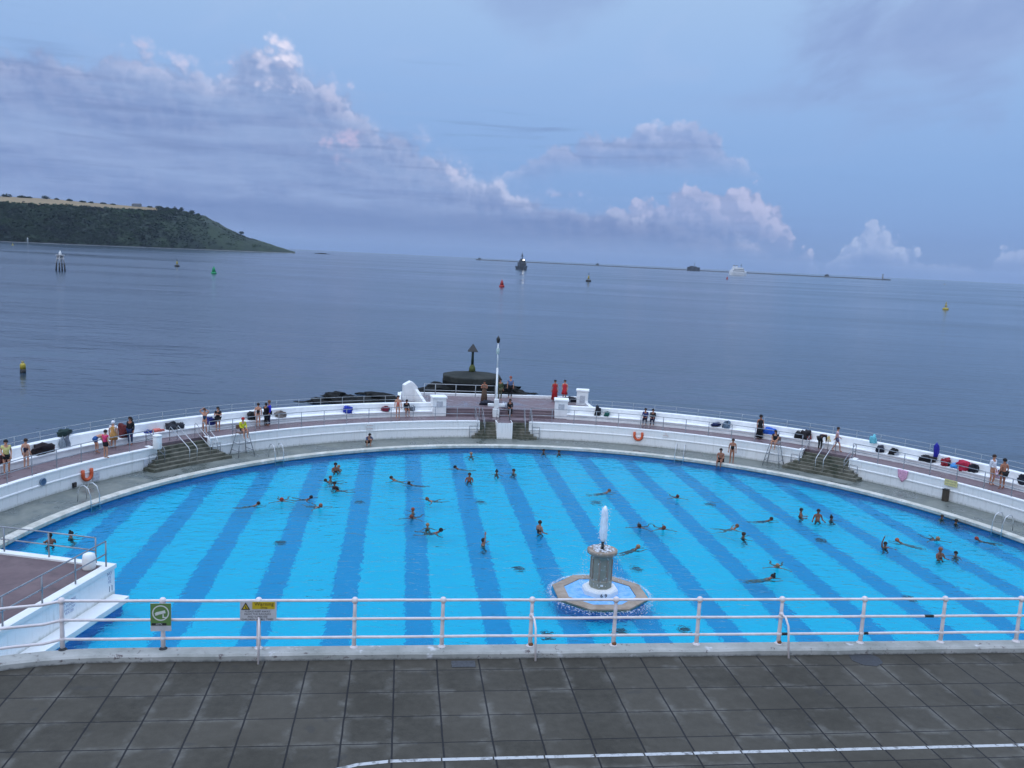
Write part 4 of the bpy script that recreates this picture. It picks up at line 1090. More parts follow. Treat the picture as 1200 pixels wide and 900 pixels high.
# ------------------------------------------------------------------ buoys
YB = mat('buoy_yellow', (.45, .35, .04, 1), .5, 3, .2, 0); GB = mat('buoy_green', (.01, .30, .12, 1), .5, 3, .2, 0); RB = mat('buoy_red', (.42, .03, .025, 1), .5, 3, .2, 0)
def buoy(px, py, h, kind, label, name='buoy'):
    p = G(px, py, ZS); root = empty(name, p, label, 'buoy')
    if kind == 'can':
        MB().lathe((0, 0, 0), [(.2, -.3), (.36, -.2), (.36, .45)], 14).build('hull', BLACK, root)
        MB().lathe((0, 0, 0), [(.34, .45), (.34, 1.05), (.22, 1.2)], 14).build('band', YB, root)
        MB().tube([(0, 0, 1.2), (0, 0, 1.35)], .04, 6).tube([(-.2, 0, 1.25), (.2, 0, 1.55)], .035, 6).tube([(.2, 0, 1.25), (-.2, 0, 1.55)], .035, 6).build('topmark', YB, root); return
    top, hull = {'card': (YB, BLACK), 'green': (GB, GB), 'red': (RB, RB), 'yellow': (YB, YB), 'cardn': (BLACK, YB)}[kind]
    MB().lathe((0, 0, 0), [(h * .2, -.5), (h * .32, -.1), (h * .32, h * .14), (h * .24, h * .22)], 14).build('hull', hull, root)
    mb = MB()
    for k in range(4):
        a = pi / 4 + k * pi / 2; mb.tube([(h * .16 * cos(a), h * .16 * sin(a), h * .18), (h * .06 * cos(a), h * .06 * sin(a), h * .72)], h * .014, 5)
    if kind in ('green', 'red'): mb.lathe((0, 0, 0), [(h * .25, h * .2), (h * .15, h * .6), (h * .1, h * .74)], 10)
    else: mb.lathe((0, 0, 0), [(h * .08, h * .3), (h * .07, h * .6)], 8)
    mb.build('tower', top if kind != 'card' else YB, root)
    if kind in ('card', 'cardn'):
        MB().lathe((0, 0, h * .78), [(h * .07, 0), (.01, h * .1)], 8).lathe((0, 0, h * .9), [(h * .07, 0), (.01, h * .1)], 8).build('topmark', BLACK, root)
    else: MB().lathe((0, 0, h * .72), [(h * .05, 0), (h * .07, h * .02), (.01, h * .2)], 8).build('topmark', top, root)
buoy(27, 436.5, 1.9, 'can', 'small black and yellow buoy close in on the left with a cross topmark')
buoy(207.5, 312.5, 5.8, 'card', 'black and yellow buoy off the headland, left of the green one')
buoy(250.5, 320.8, 5.2, 'green', 'green conical buoy in front of the headland')
buoy(588, 336.2, 5.2, 'red', 'red conical buoy in the middle distance below the warship')
buoy(689.5, 330, 8, 'card', 'thin black and yellow buoy right of the red one')
buoy(1108, 363, 5.2, 'yellow', 'yellow buoy with a dark topmark on the far right')
buoy(852, 327.3, 5.5, 'red', 'tiny distant red buoy just left of the white ferry')
buoy(1107, 333.5, 6, 'cardn', 'tiny far-off dark buoy near the horizon on the right')
buoy(15, 287.5, 5, 'yellow', 'tiny pale buoy close under the headland at the left')
# piled marker
p = G(71, 317.5, ZS); root = empty('pile_marker', p, 'white three-legged pile marker with black feet off the headland', 'marker')
for k, (x, y) in enumerate(((-2.3, 0), (2.3, 0), (.2, 1.8), (.1, -1.8))):
    MB().tube([(x, y, -1), (x * .85, y * .85, 4.0)], [.42, .36], 8).build('foot', BLACK, root)
    MB().tube([(x * .85, y * .85, 4.0), (x * .55, y * .5, 8.2)], .3, 8).build('leg', mat('marker_white', (.55, .55, .56, 1), .6), root)
MB().box((0, 0, 6.4), (3.2, 2.6, .4)).box((0, 0, 8.3), (3.6, 3, .4)).build('platform', mat('marker_white', (.55, .55, .56, 1)), root)
MB().box((0, 0, 7.4), (1.6, 1.6, 1.6)).build('hut', mat('marker_grey', (.3, .31, .33, 1), .6), root)
MB().lathe((0, 0, 8.5), [(.7, 0), (.7, 1.0), (.3, 1.5), (.1, 2.2)], 8).build('lantern', WHITE, root)
# shore light
p = AT(32.5, 2365, ZS + 1.0, 284); root = empty('shore_light', p, 'small white light tower on the shore below the headland', 'light tower')
MB().lathe((0, 0, 0), [(1.8, -1), (1.4, 8), (1.9, 8.2), (1.9, 8.8)], 10).build('tower', WHITE, root)
MB().lathe((0, 0, 8.8), [(1.3, 0), (1.3, 2.2), (.2, 3.2)], 8).build('lantern', WHITE, root)
# low islet off the tip
rock(AT(377, 3600, ZS - .3, 295), 32, 10, 3.2, 'long low dark islet just right of the headland tip', 21, 'islet')
# ------------------------------------------------------------------ breakwater
BWm = mat('breakwater_stone', (.07, .08, .09, 1), .9, .02, .3, 0)
pa, pb_ = AT(560, 4900, ZS, 304), AT(1041, 4350, ZS, 327)
d = (pb_ - pa); L = d.length; ang = atan2(d.y, d.x)
bw = empty('breakwater', pa, 'long low stone breakwater across the horizon', 'breakwater', rz=ang)
mb = MB(); b0 = 0
sec = [(-16, -2), (-7, 4.4), (-6, 5.0), (6, 5.0), (7, 4.4), (16, -2)]
nseg = 60
for i in range(nseg + 1):
    x = L * i / nseg
    for y, z in sec: mb.v.append(Vector((x, y, z + (vnoise(i * .8, 2, 9) - .5) * .8)))
    if i:
        for k in range(6): a = (i - 1) * 6; mb.face((a + k, a + 6 + k, a + 6 + (k + 1) % 6, a + (k + 1) % 6))
mb.face(range(6)); mb.face([len(mb.v) - 6 + k for k in range(6)][::-1]); mb.build('mole', BWm, bw)
MB().lathe((8, 0, 0), [(22, -2), (16, 6)], 16).build('roundhead', BWm, bw)
MB().lathe((L - 8, 0, 0), [(22, -2), (16, 6)], 16).build('roundhead', BWm, bw)
def lighthouse(px, D, h, lab):
    p = AT(px, D, ZS + 5, 320 if px > 700 else 304); r_ = empty('lighthouse', p, lab, 'lighthouse')
    MB().lathe((0, 0, 0), [(3.6, -1), (2.6, h * .75), (3.2, h * .77), (3.2, h * .8)], 12).build('tower', mat('marker_white', (.55, .55, .56, 1)), r_)
    MB().lathe((0, 0, h * .8), [(1.9, 0), (1.9, h * .12), (.2, h * .22)], 10).build('lantern', BLACK, r_)
lighthouse(1035, 4365, 24, 'slim pale lighthouse at the right end of the breakwater')
p = AT(562, 4890, ZS + 5, 304); r_ = empty('beacon_tower', p, 'dark stub tower at the left end of the breakwater', 'beacon')
MB().lathe((0, 0, 0), [(8, 0), (7, 7), (3, 8)], 10).build('tower', BWm, r_); MB().tube([(0, 0, 7), (0, 0, 14)], .8, 6).build('post', BWm, r_)
for px, D, w_, lab in ((700, 4735, 16, 'small dark hut on the left half of the breakwater'), (970, 4425, 20, 'small dark hut on the right half of the breakwater')):
    p = AT(px, D, ZS + 4.5, 312); r_ = empty('breakwater_hut', p, lab, 'hut'); MB().box((0, 0, 4), (w_, 9, 8), taper=.8).build('wall', BWm, r_); MB().box((w_ * .1, 0, 9), (w_ * .35, 5, 3)).build('roof', BWm, r_)
# round sea fort
p = AT(812.5, 4300, ZS, 318); r_ = empty('sea_fort', p, 'dark round sea fort in front of the breakwater, left of the ferry', 'fort')
MB().lathe((0, 0, 0), [(31, -2), (30, 15), (31, 15.5), (31, 18), (28, 18), (27, 16)], 28, 0, False).build('wall', mat('fort_stone', (.055, .06, .075, 1), .9, .05, .2, 0), r_)
MB().box((-10, 0, 20), (16, 12, 7)).box((9, 0, 19), (12, 12, 5)).build('roof_building', mat('fort_stone', (.055, .06, .075, 1)), r_)
MB().tube([(4, 0, 17), (4, 0, 40)], .8, 6).build('mast', mat('fort_stone', (.055, .06, .075, 1)), r_)
# ------------------------------------------------------------------ warship bow-on, with one lamp
NAVY = mat('warship_grey', (.06, .07, .085, 1), .6, .2, .2, 0)
p = AT(611.5, 1470, ZS, 316); sh = empty('grey_ship', p, 'dark grey ship with a lit lamp seen bow-on, left of centre on the horizon', 'ship')
hl = MB(); 
for i, (y, w_, z) in enumerate(((-32, .4, 6.6), (-24, 4.0, 5.6), (-12, 6, 5), (20, 6.2, 4.6), (32, 5.6, 4.6))):
    for x, zz in ((-w_, z), (-w_ * .8, -1), (w_ * .8, -1), (w_, z)): hl.v.append(Vector((x, y, zz)))
    if i:
        a = (i - 1) * 4
        for k in range(4): hl.face((a + k, a + 4 + k, a + 4 + (k + 1) % 4, a + (k + 1) % 4))
hl.face(range(4)); hl.face([16 + k for k in range(4)][::-1]); hl.build('hull', NAVY, sh)
MB().box((0, 2, 7.2), (9, 26, 5.2)).box((0, 0, 11.2), (7.4, 12, 3.6)).box((0, 2, 14), (4.4, 7, 2.6)).build('superstructure', NAVY, sh)
MB().tube([(0, 2, 14), (0, 2, 24)], [.7, .3], 6).tube([(-2.6, 2, 18), (2.6, 2, 18)], .25, 5).tube([(-1.6, 2, 21), (1.6, 2, 21)], .2, 5).box((0, 2, 19.6), (2, 1.4, 1.6)).build('mast', NAVY, sh)
mb = MB()
for x in (-2.4, -.8, .8, 2.4): mb.box((x, -6.1, 11.6), (1.2, .2, 1))
mb.build('bridge_windows', BLACK, sh)
lampm = bpy.data.materials.new('lit_lamp'); lampm.use_nodes = True; pp = lampm.node_tree.nodes['Principled BSDF']; pp.inputs['Emission Color'].default_value = (1, .97, .9, 1); pp.inputs['Emission Strength'].default_value = 9
MB().ball((1.2, -6.6, 13.6), 1.0, 8).build('lamp', lampm, sh); sh.scale = (1.2, 1.2, 1.2)
MB().ball((.2, -9, 7.4), .5, 8).build('lamp', lampm, sh)
# ------------------------------------------------------------------ white ferry
p = AT(864.5, 2650, ZS, 322); fe = empty('ferry', p, 'white passenger ferry with twin funnels before the breakwater', 'ferry', rz=radians(8))
FW = mat('ferry_white', (.75, .76, .77, 1), .5, .1, .08, 0)
hl = MB()
for i, (x, w_, z) in enumerate(((-23, 5, 9), (-20, 9, 8.5), (12, 9, 8.5), (20, 5, 9.5), (25, .5, 11))):
    for y, zz in ((-w_, z), (-w_ * .85, -1), (w_ * .85, -1), (w_, z)): hl.v.append(Vector((x, y, zz)))
    if i:
        a = (i - 1) * 4
        for k in range(4): hl.face((a + k, a + 4 + k, a + 4 + (k + 1) % 4, a + (k + 1) % 4))
hl.face(range(4)); hl.face([16 + k for k in range(4)][::-1]); hl.build('hull', FW, fe)
MB().box((-2, 0, 11), (36, 15, 5)).box((-1, 0, 15.5), (30, 13, 4)).box((3, 0, 19), (18, 11, 3)).build('deckhouse', FW, fe)
MB().box((-13, 0, 21), (5, 5, 7), taper=.8).build('funnel', FW, fe); MB().box((-5, 0, 22), (4, 4, 6), taper=.8).build('funnel', FW, fe)
MB().box((-13, 0, 25.2), (4, 4, 1.5)).box((-5, 0, 25.4), (3.4, 3.4, 1.3)).build('funnel_cap', BLACK, fe)
MB().tube([(8, 0, 20), (8, 0, 30)], .5, 6).tube([(5.5, 0, 26), (10.5, 0, 26)], .3, 5).build('mast', BLACK, fe)
mb = MB()
for z_, n_, x_ in ((11.5, 14, -18), (15.8, 12, -14.5)):
    for k in range(n_): mb.box((x_ + k * 2.4, -7.55 if z_ < 14 else -6.55, z_), (1.7, .3, 1.7))
mb.build('windows', BLACK, fe); fe.scale = (1.12, 1.12, 1.12)
#@@PEOPLE
# ------------------------------------------------------------------ people
POSES = {}
def mir(d):
    for k in list(d):
        if k.endswith('_L'): d.setdefault(k[:-1] + 'R', (-d[k][0],) + tuple(d[k][1:]))
    return d
# facing +Y; metres for a 1.70 m adult
def base(**kw):
    d = dict(pel=(0, 0, .93), wai=(0, .0, 1.08), che=(0, .0, 1.28), nek=(0, -.005, 1.45), hed=(0, .02, 1.60),
             sho_L=(.18, -.01, 1.39), elb_L=(.23, -.03, 1.12), wri_L=(.24, .05, .88),
             hip_L=(.09, 0, .90), kne_L=(.10, .02, .50), ank_L=(.10, -.01, .08), toe_L=(.12, .14, .03))
    d.update(kw); return mir(d)
POSES['stand'] = base()
POSES['stand2'] = base(wri_L=(.16, .20, 1.02), wri_R=(-.2, .1, .86), kne_R=(-.11, .08, .5))
POSES['stride'] = base(kne_L=(.09, .22, .52), ank_L=(.09, .26, .10), toe_L=(.09, .41, .05), kne_R=(-.09, -.05, .5), ank_R=(-.09, -.28, .12), toe_R=(-.09, -.14, .03), wri_L=(.24, -.14, .92), wri_R=(-.24, .2, .95))
POSES['headup'] = base(elb_L=(.33, .05, 1.55), wri_L=(.13, .02, 1.70), elb_R=(-.30, .03, 1.5), wri_R=(-.10, .05, 1.64))
POSES['armsin'] = base(elb_L=(.24, .05, 1.14), wri_L=(.06, .22, 1.2), elb_R=(-.24, .05, 1.14), wri_R=(-.05, .23, 1.24))
POSES['bend'] = base(pel=(0, -.12, .92), wai=(0, .05, 1.02), che=(0, .27, 1.06), nek=(0, .44, 1.05), hed=(0, .58, 1.0), sho_L=(.18, .38, 1.05), elb_L=(.20, .42, .80), wri_L=(.15, .50, .60), hip_L=(.09, -.12, .88))
POSES['sit'] = base(pel=(0, 0, .10), wai=(0, -.02, .26), che=(0, .02, .46), nek=(0, .04, .63), hed=(0, .08, .78), sho_L=(.18, .02, .57), elb_L=(.22, .10, .32), wri_L=(.12, .30, .22), hip_L=(.10, .02, .10), kne_L=(.13, .42, .12), ank_L=(.12, .40, -.34), toe_L=(.13, .54, -.40))
POSES['crouch'] = base(pel=(0, -.15, .26), wai=(0, -.12, .42), che=(0, .04, .58), nek=(0, .16, .70), hed=(0, .24, .82), sho_L=(.18, .10, .66), elb_L=(.22, .28, .50), wri_L=(.10, .42, .55), hip_L=(.10, -.12, .25), kne_L=(.15, .28, .48), ank_L=(.12, 0.02, .08), toe_L=(.14, .16, .03))
# swimmers: origin at the water surface
POSES['prone'] = base(pel=(0, -.66, -.30), wai=(0, -.52, -.24), che=(0, -.34, -.14), nek=(0, -.17, -.01), hed=(0, -.03, .09), sho_L=(.17, -.22, -.08), elb_L=(.20, .06, -.12), wri_L=(.14, .30, -.08), hip_L=(.09, -.70, -.31), kne_L=(.13, -1.02, -.46), ank_L=(.10, -1.34, -.42), toe_L=(.10, -1.48, -.40))
POSES['breast'] = base(pel=(0, -.66, -.28), wai=(0, -.52, -.22), che=(0, -.34, -.13), nek=(0, -.17, 0), hed=(0, -.04, .11), sho_L=(.18, -.22, -.06), elb_L=(.42, -.12, -.08), wri_L=(.60, .06, -.05), hip_L=(.09, -.70, -.29), kne_L=(.28, -.95, -.30), ank_L=(.26, -1.32, -.26), toe_L=(.36, -1.42, -.25))
_w = dict(pel=(0, 0, -.50), wai=(0, 0, -.36), che=(0, 0, -.18), nek=(0, 0, -.02), hed=(0, .02, .13), sho_L=(.18, 0, -.08), elb_L=(.30, .14, -.16), wri_L=(.42, .32, -.10), hip_L=(.09, 0, -.54), kne_L=(.14, .16, -.90), ank_L=(.12, -.04, -1.25), toe_L=(.12, .08, -1.34))
POSES['tread'] = base(**_w)
def up_(d, dz): return {k: (v[0], v[1], v[2] + dz) for k, v in d.items()}
POSES['wade'] = base(**up_(dict(_w, elb_L=(.24, .1, -.30), wri_L=(.22, .3, -.26)), .26))
POSES['high'] = base(**up_(dict(_w, elb_L=(.27, .02, -.36), wri_L=(.34, .18, -.42)), .44))
POSES['wave'] = base(**dict(_w, elb_L=(.24, .04, .22), wri_L=(.16, .06, .50), elb_R=(-.30, .14, -.14), wri_R=(-.42, .3, -.1)))
POSES['wave'] = up_(POSES['wave'], .06); 
POSES['float'] = base(**dict(_w, hed=(0, -.05, .10), pel=(0, .35, -.40), hip_L=(.09, .38, -.42), kne_L=(.12, .75, -.38), ank_L=(.11, 1.1, -.42), toe_L=(.11, 1.2, -.34)))
RAD = dict(pel=.125, wai=.11, che=.135, nek=.055, hed=.1, sho_L=.062, elb_L=.042, wri_L=.030, hip_L=.088, kne_L=.056, ank_L=.036, toe_L=.032)
for k in list(RAD):
    if k.endswith('_L'): RAD[k[:-1] + 'R'] = RAD[k]
EDGES = [('pel', 'wai'), ('wai', 'che'), ('che', 'nek'), ('che', 'sho_L'), ('che', 'sho_R'), ('pel', 'hip_L'), ('pel', 'hip_R')]
for s in 'LR': EDGES += [('sho_' + s, 'elb_' + s), ('elb_' + s, 'wri_' + s), ('hip_' + s, 'kne_' + s), ('kne_' + s, 'ank_' + s), ('ank_' + s, 'toe_' + s)]
def skin_mesh(nodes, edges, root, sub=1):
    names = list(nodes); idx = {k: i for i, k in enumerate(names)}
    me = bpy.data.meshes.new('t'); me.from_pydata([nodes[k][0] for k in names], [(idx[a], idx[b]) for a, b in edges], [])
    o = bpy.data.objects.new('t', me); COL.objects.link(o)
    o.modifiers.new('s', 'SKIN'); sk = me.skin_vertices[0].data
    for k in names:
        v = sk[idx[k]]; r = nodes[k][1]; v.radius = (r, r); v.use_root = (k == root)
    if sub: m_ = o.modifiers.new('b', 'SUBSURF'); m_.levels = sub
    bpy.context.view_layer.update()
    out = bpy.data.meshes.new_from_object(o.evaluated_get(bpy.context.evaluated_depsgraph_get()))
    bpy.data.objects.remove(o); bpy.data.meshes.remove(me)
    for p_ in out.polygons: p_.use_smooth = True
    return out
PCACHE = {}
def hand(mb, w, e):
    w, e = Vector(w), Vector(e); d = (w - e).normalized(); s = d.cross(Vector((0, 0, 1)))
    s = s.normalized() if s.length > .1 else Vector((1, 0, 0)); n = d.cross(s)
    mb.tube([w - d * .02, w + d * .03, w + d * .09], [.026, .034, .034], 6)
    for k, (o_, l) in enumerate(((-.030, .060), (-.010, .075), (.010, .070), (.030, .055))):
        b_ = w + d * .085 + s * o_; mb.tube([b_, b_ + d * l * .5, b_ + d * l * .85 + n * .018], [.009, .008, .006], 4)
    b_ = w + d * .03 + s * .03; mb.tube([b_, b_ + s * .03 + d * .02, b_ + s * .045 + d * .055], [.011, .009, .007], 4)
def body_mesh(pose):
    k = ('body', pose)
    if k in PCACHE: return PCACHE[k]
    J = POSES[pose]
    nodes = {n: (J[n], RAD[n]) for n in J if n != 'hed'}
    hd = Vector(J['hed']); nk = Vector(J['nek'])
    nodes['jaw'] = (tuple(nk.lerp(hd, .55)), .062); nodes['hed'] = (tuple(hd), .092); nodes['crn'] = (tuple(hd + (hd - nk).normalized() * .07), .07)
    sm = skin_mesh(nodes, EDGES + [('nek', 'jaw'), ('jaw', 'hed'), ('hed', 'crn')], 'pel')
    mb = MB(); mb.v = [v.co.copy() for v in sm.vertices]
    for p_ in sm.polygons: mb.face(tuple(p_.vertices), True)
    for s in 'LR': hand(mb, J['wri_' + s], J['elb_' + s])
    # nose, ears
    up = (hd - nk).normalized(); f = Vector((0, 1, 0)) - up * up.y
    f = f.normalized() if f.length > .2 else Vector((0, 0, -1)); sd_ = f.cross(up)
    mb.ball(hd + f * .098 - up * .005, .018, 6); mb.ball(hd + sd_ * .09, .022, 6, (.6, 1, 1)); mb.ball(hd - sd_ * .09, .022, 6, (.6, 1, 1))
    me = mb.mesh('body', fabric((200, 150, 120))); bpy.data.meshes.remove(sm); PCACHE[k] = (me, hd, up, f); return PCACHE[k]
GARM = {
    'swimsuit': (['pel', 'wai', 'che', 'hip_L', 'hip_R'], [('pel', 'wai'), ('wai', 'che'), ('pel', 'hip_L'), ('pel', 'hip_R')], 1.34),
    'shorts': (['wai', 'pel', 'hip_L', 'hip_R', 'th_L', 'th_R'], [('wai', 'pel'), ('pel', 'hip_L'), ('pel', 'hip_R'), ('hip_L', 'th_L'), ('hip_R', 'th_R')], 1.32),
    'top': (['wai', 'che', 'sho_L', 'sho_R', 'up_L', 'up_R', 'pel'], [('pel', 'wai'), ('wai', 'che'), ('che', 'sho_L'), ('che', 'sho_R'), ('sho_L', 'up_L'), ('sho_R', 'up_R')], 1.32),
    'jacket': (['pel', 'wai', 'che', 'sho_L', 'sho_R', 'elb_L', 'elb_R', 'fo_L', 'fo_R'], [('pel', 'wai'), ('wai', 'che'), ('che', 'sho_L'), ('che', 'sho_R'), ('sho_L', 'elb_L'), ('sho_R', 'elb_R'), ('elb_L', 'fo_L'), ('elb_R', 'fo_R')], 1.28),
    'trousers': (['pel', 'hip_L', 'hip_R', 'kne_L', 'kne_R', 'ank_L', 'ank_R'], [('pel', 'hip_L'), ('pel', 'hip_R'), ('hip_L', 'kne_L'), ('hip_R', 'kne_R'), ('kne_L', 'ank_L'), ('kne_R', 'ank_R')], 1.25),
    'briefs': (['pel', 'hip_L', 'hip_R'], [('pel', 'hip_L'), ('pel', 'hip_R')], 1.42),
}
def garment_mesh(pose, g):
    k = (g, pose)
    if k in PCACHE: return PCACHE[k]
    J = dict(POSES[pose]); rad = dict(RAD)
    for s in 'LR':
        a, b = Vector(J['hip_' + s]), Vector(J['kne_' + s]); J['th_' + s] = tuple(a.lerp(b, .55)); rad['th_' + s] = .085
        a, b = Vector(J['sho_' + s]), Vector(J['elb_' + s]); J['up_' + s] = tuple(a.lerp(b, .5)); rad['up_' + s] = .058
        a, b = Vector(J['elb_' + s]), Vector(J['wri_' + s]); J['fo_' + s] = tuple(a.lerp(b, .85)); rad['fo_' + s] = .036
    if g in ('dress', 'robe'):
        kk = 'ank' if g == 'robe' else 'kne'
        mid = (Vector(J[kk + '_L']) + Vector(J[kk + '_R'])) / 2
        mid.z += .05
        P_ = [Vector(J['nek']) - Vector((0, 0, .04)), Vector(J['che']) + Vector((0, 0, .06)), Vector(J['wai']), Vector(J['pel']), mid]
        me = MB().tube(P_, [.08, .18, .15, .19, .27], 12).mesh(g, BLACK)
    else:
        nn, ee, f = GARM[g]
        me = skin_mesh({n: (J[n], rad[n] * f) for n in nn}, ee, 'pel' if 'pel' in nn else nn[0]); me.materials.append(BLACK)
    PCACHE[k] = me; return me
def head_part(pose, kind):
    k = (kind, pose)
    if k in PCACHE: return PCACHE[k]
    me_, hd, up, f = body_mesh(pose); mb = MB(); sd_ = f.cross(up)
    # cap of vertices on the back and top of the skull
    n, m = 12, 6; c = hd + up * .035 - f * .012; r = .114
    b0 = 0
    for i in range(m + 1):
        ph = (pi * .60) * i / m
        for j in range(n):
            t = 2 * pi * j / n; dir_ = (up * .86 - f * .5).normalized(); a = dir_.cross(sd_)
            v = dir_ * cos(ph) + (sd_ * cos(t) + a * sin(t)) * sin(ph); mb.v.append(c + v * r * (1 + .04 * sin(5 * t)))
    for i in range(m):
        for j in range(n): mb.face((i * n + j, i * n + (j + 1) % n, (i + 1) * n + (j + 1) % n, (i + 1) * n + j), True)
    if kind == 'long_hair': mb.tube([c - f * .07, c - f * .11 - up * .14, c - f * .10 - up * .32], [.09, .085, .05], 8)
    if kind == 'bun': mb.ball(c + up * .12 - f * .06, .05, 8)
    if kind == 'cap': mb.box(c + f * .12 + up * .03, (.15, .10, .015), rot=Matrix((sd_, f, up)).transposed())
    if kind == 'hat': mb.lathe(c + up * .02, [(.17, 0), (.17, .015), (.11, .02), (.1, .12), (.03, .13)], 12)
    me = mb.mesh('hair', BLACK); PCACHE[k] = me; return me
SKINS = [(196, 142, 116), (168, 114, 90), (146, 96, 74), (206, 156, 132)]
WETSK = [(158, 114, 94), (132, 90, 72), (112, 74, 58), (176, 134, 114)]
HAIRS = [(24, 18, 16), (52, 34, 24), (110, 78, 52), (150, 120, 90), (120, 116, 112)]
def person(loc, heading, pose, label, group=None, skin=0, hair='short_hair', hairc=0, clothes=(('swimsuit', (20, 20, 28)),), scale=1.0):
    root = empty('person', loc, label, 'person', group, rz=-radians(heading)); root.scale = (scale,) * 3
    me = body_mesh(pose)[0]
    b = bpy.data.objects.new('body', me); COL.objects.link(b); b.parent = root
    def setm(o, m_):
        if not o.data.materials: o.data.materials.append(BLACK)
        o.material_slots[0].link = 'OBJECT'; o.material_slots[0].material = m_
    setm(b, fabric(SKINS[skin] if isinstance(skin, int) else skin))
    h = bpy.data.objects.new(hair if hair in ('cap', 'hat') else 'hair', head_part(pose, hair)); COL.objects.link(h); h.parent = root
    setm(h, fabric(HAIRS[hairc] if isinstance(hairc, int) else hairc))
    for g, c in clothes:
        o = bpy.data.objects.new(g, garment_mesh(pose, g)); COL.objects.link(o); o.parent = root; setm(o, fabric(c))
    return root
SWIMG = 'swimmers in the pool'
BLK, NAV = (14, 14, 20), (22, 28, 60)
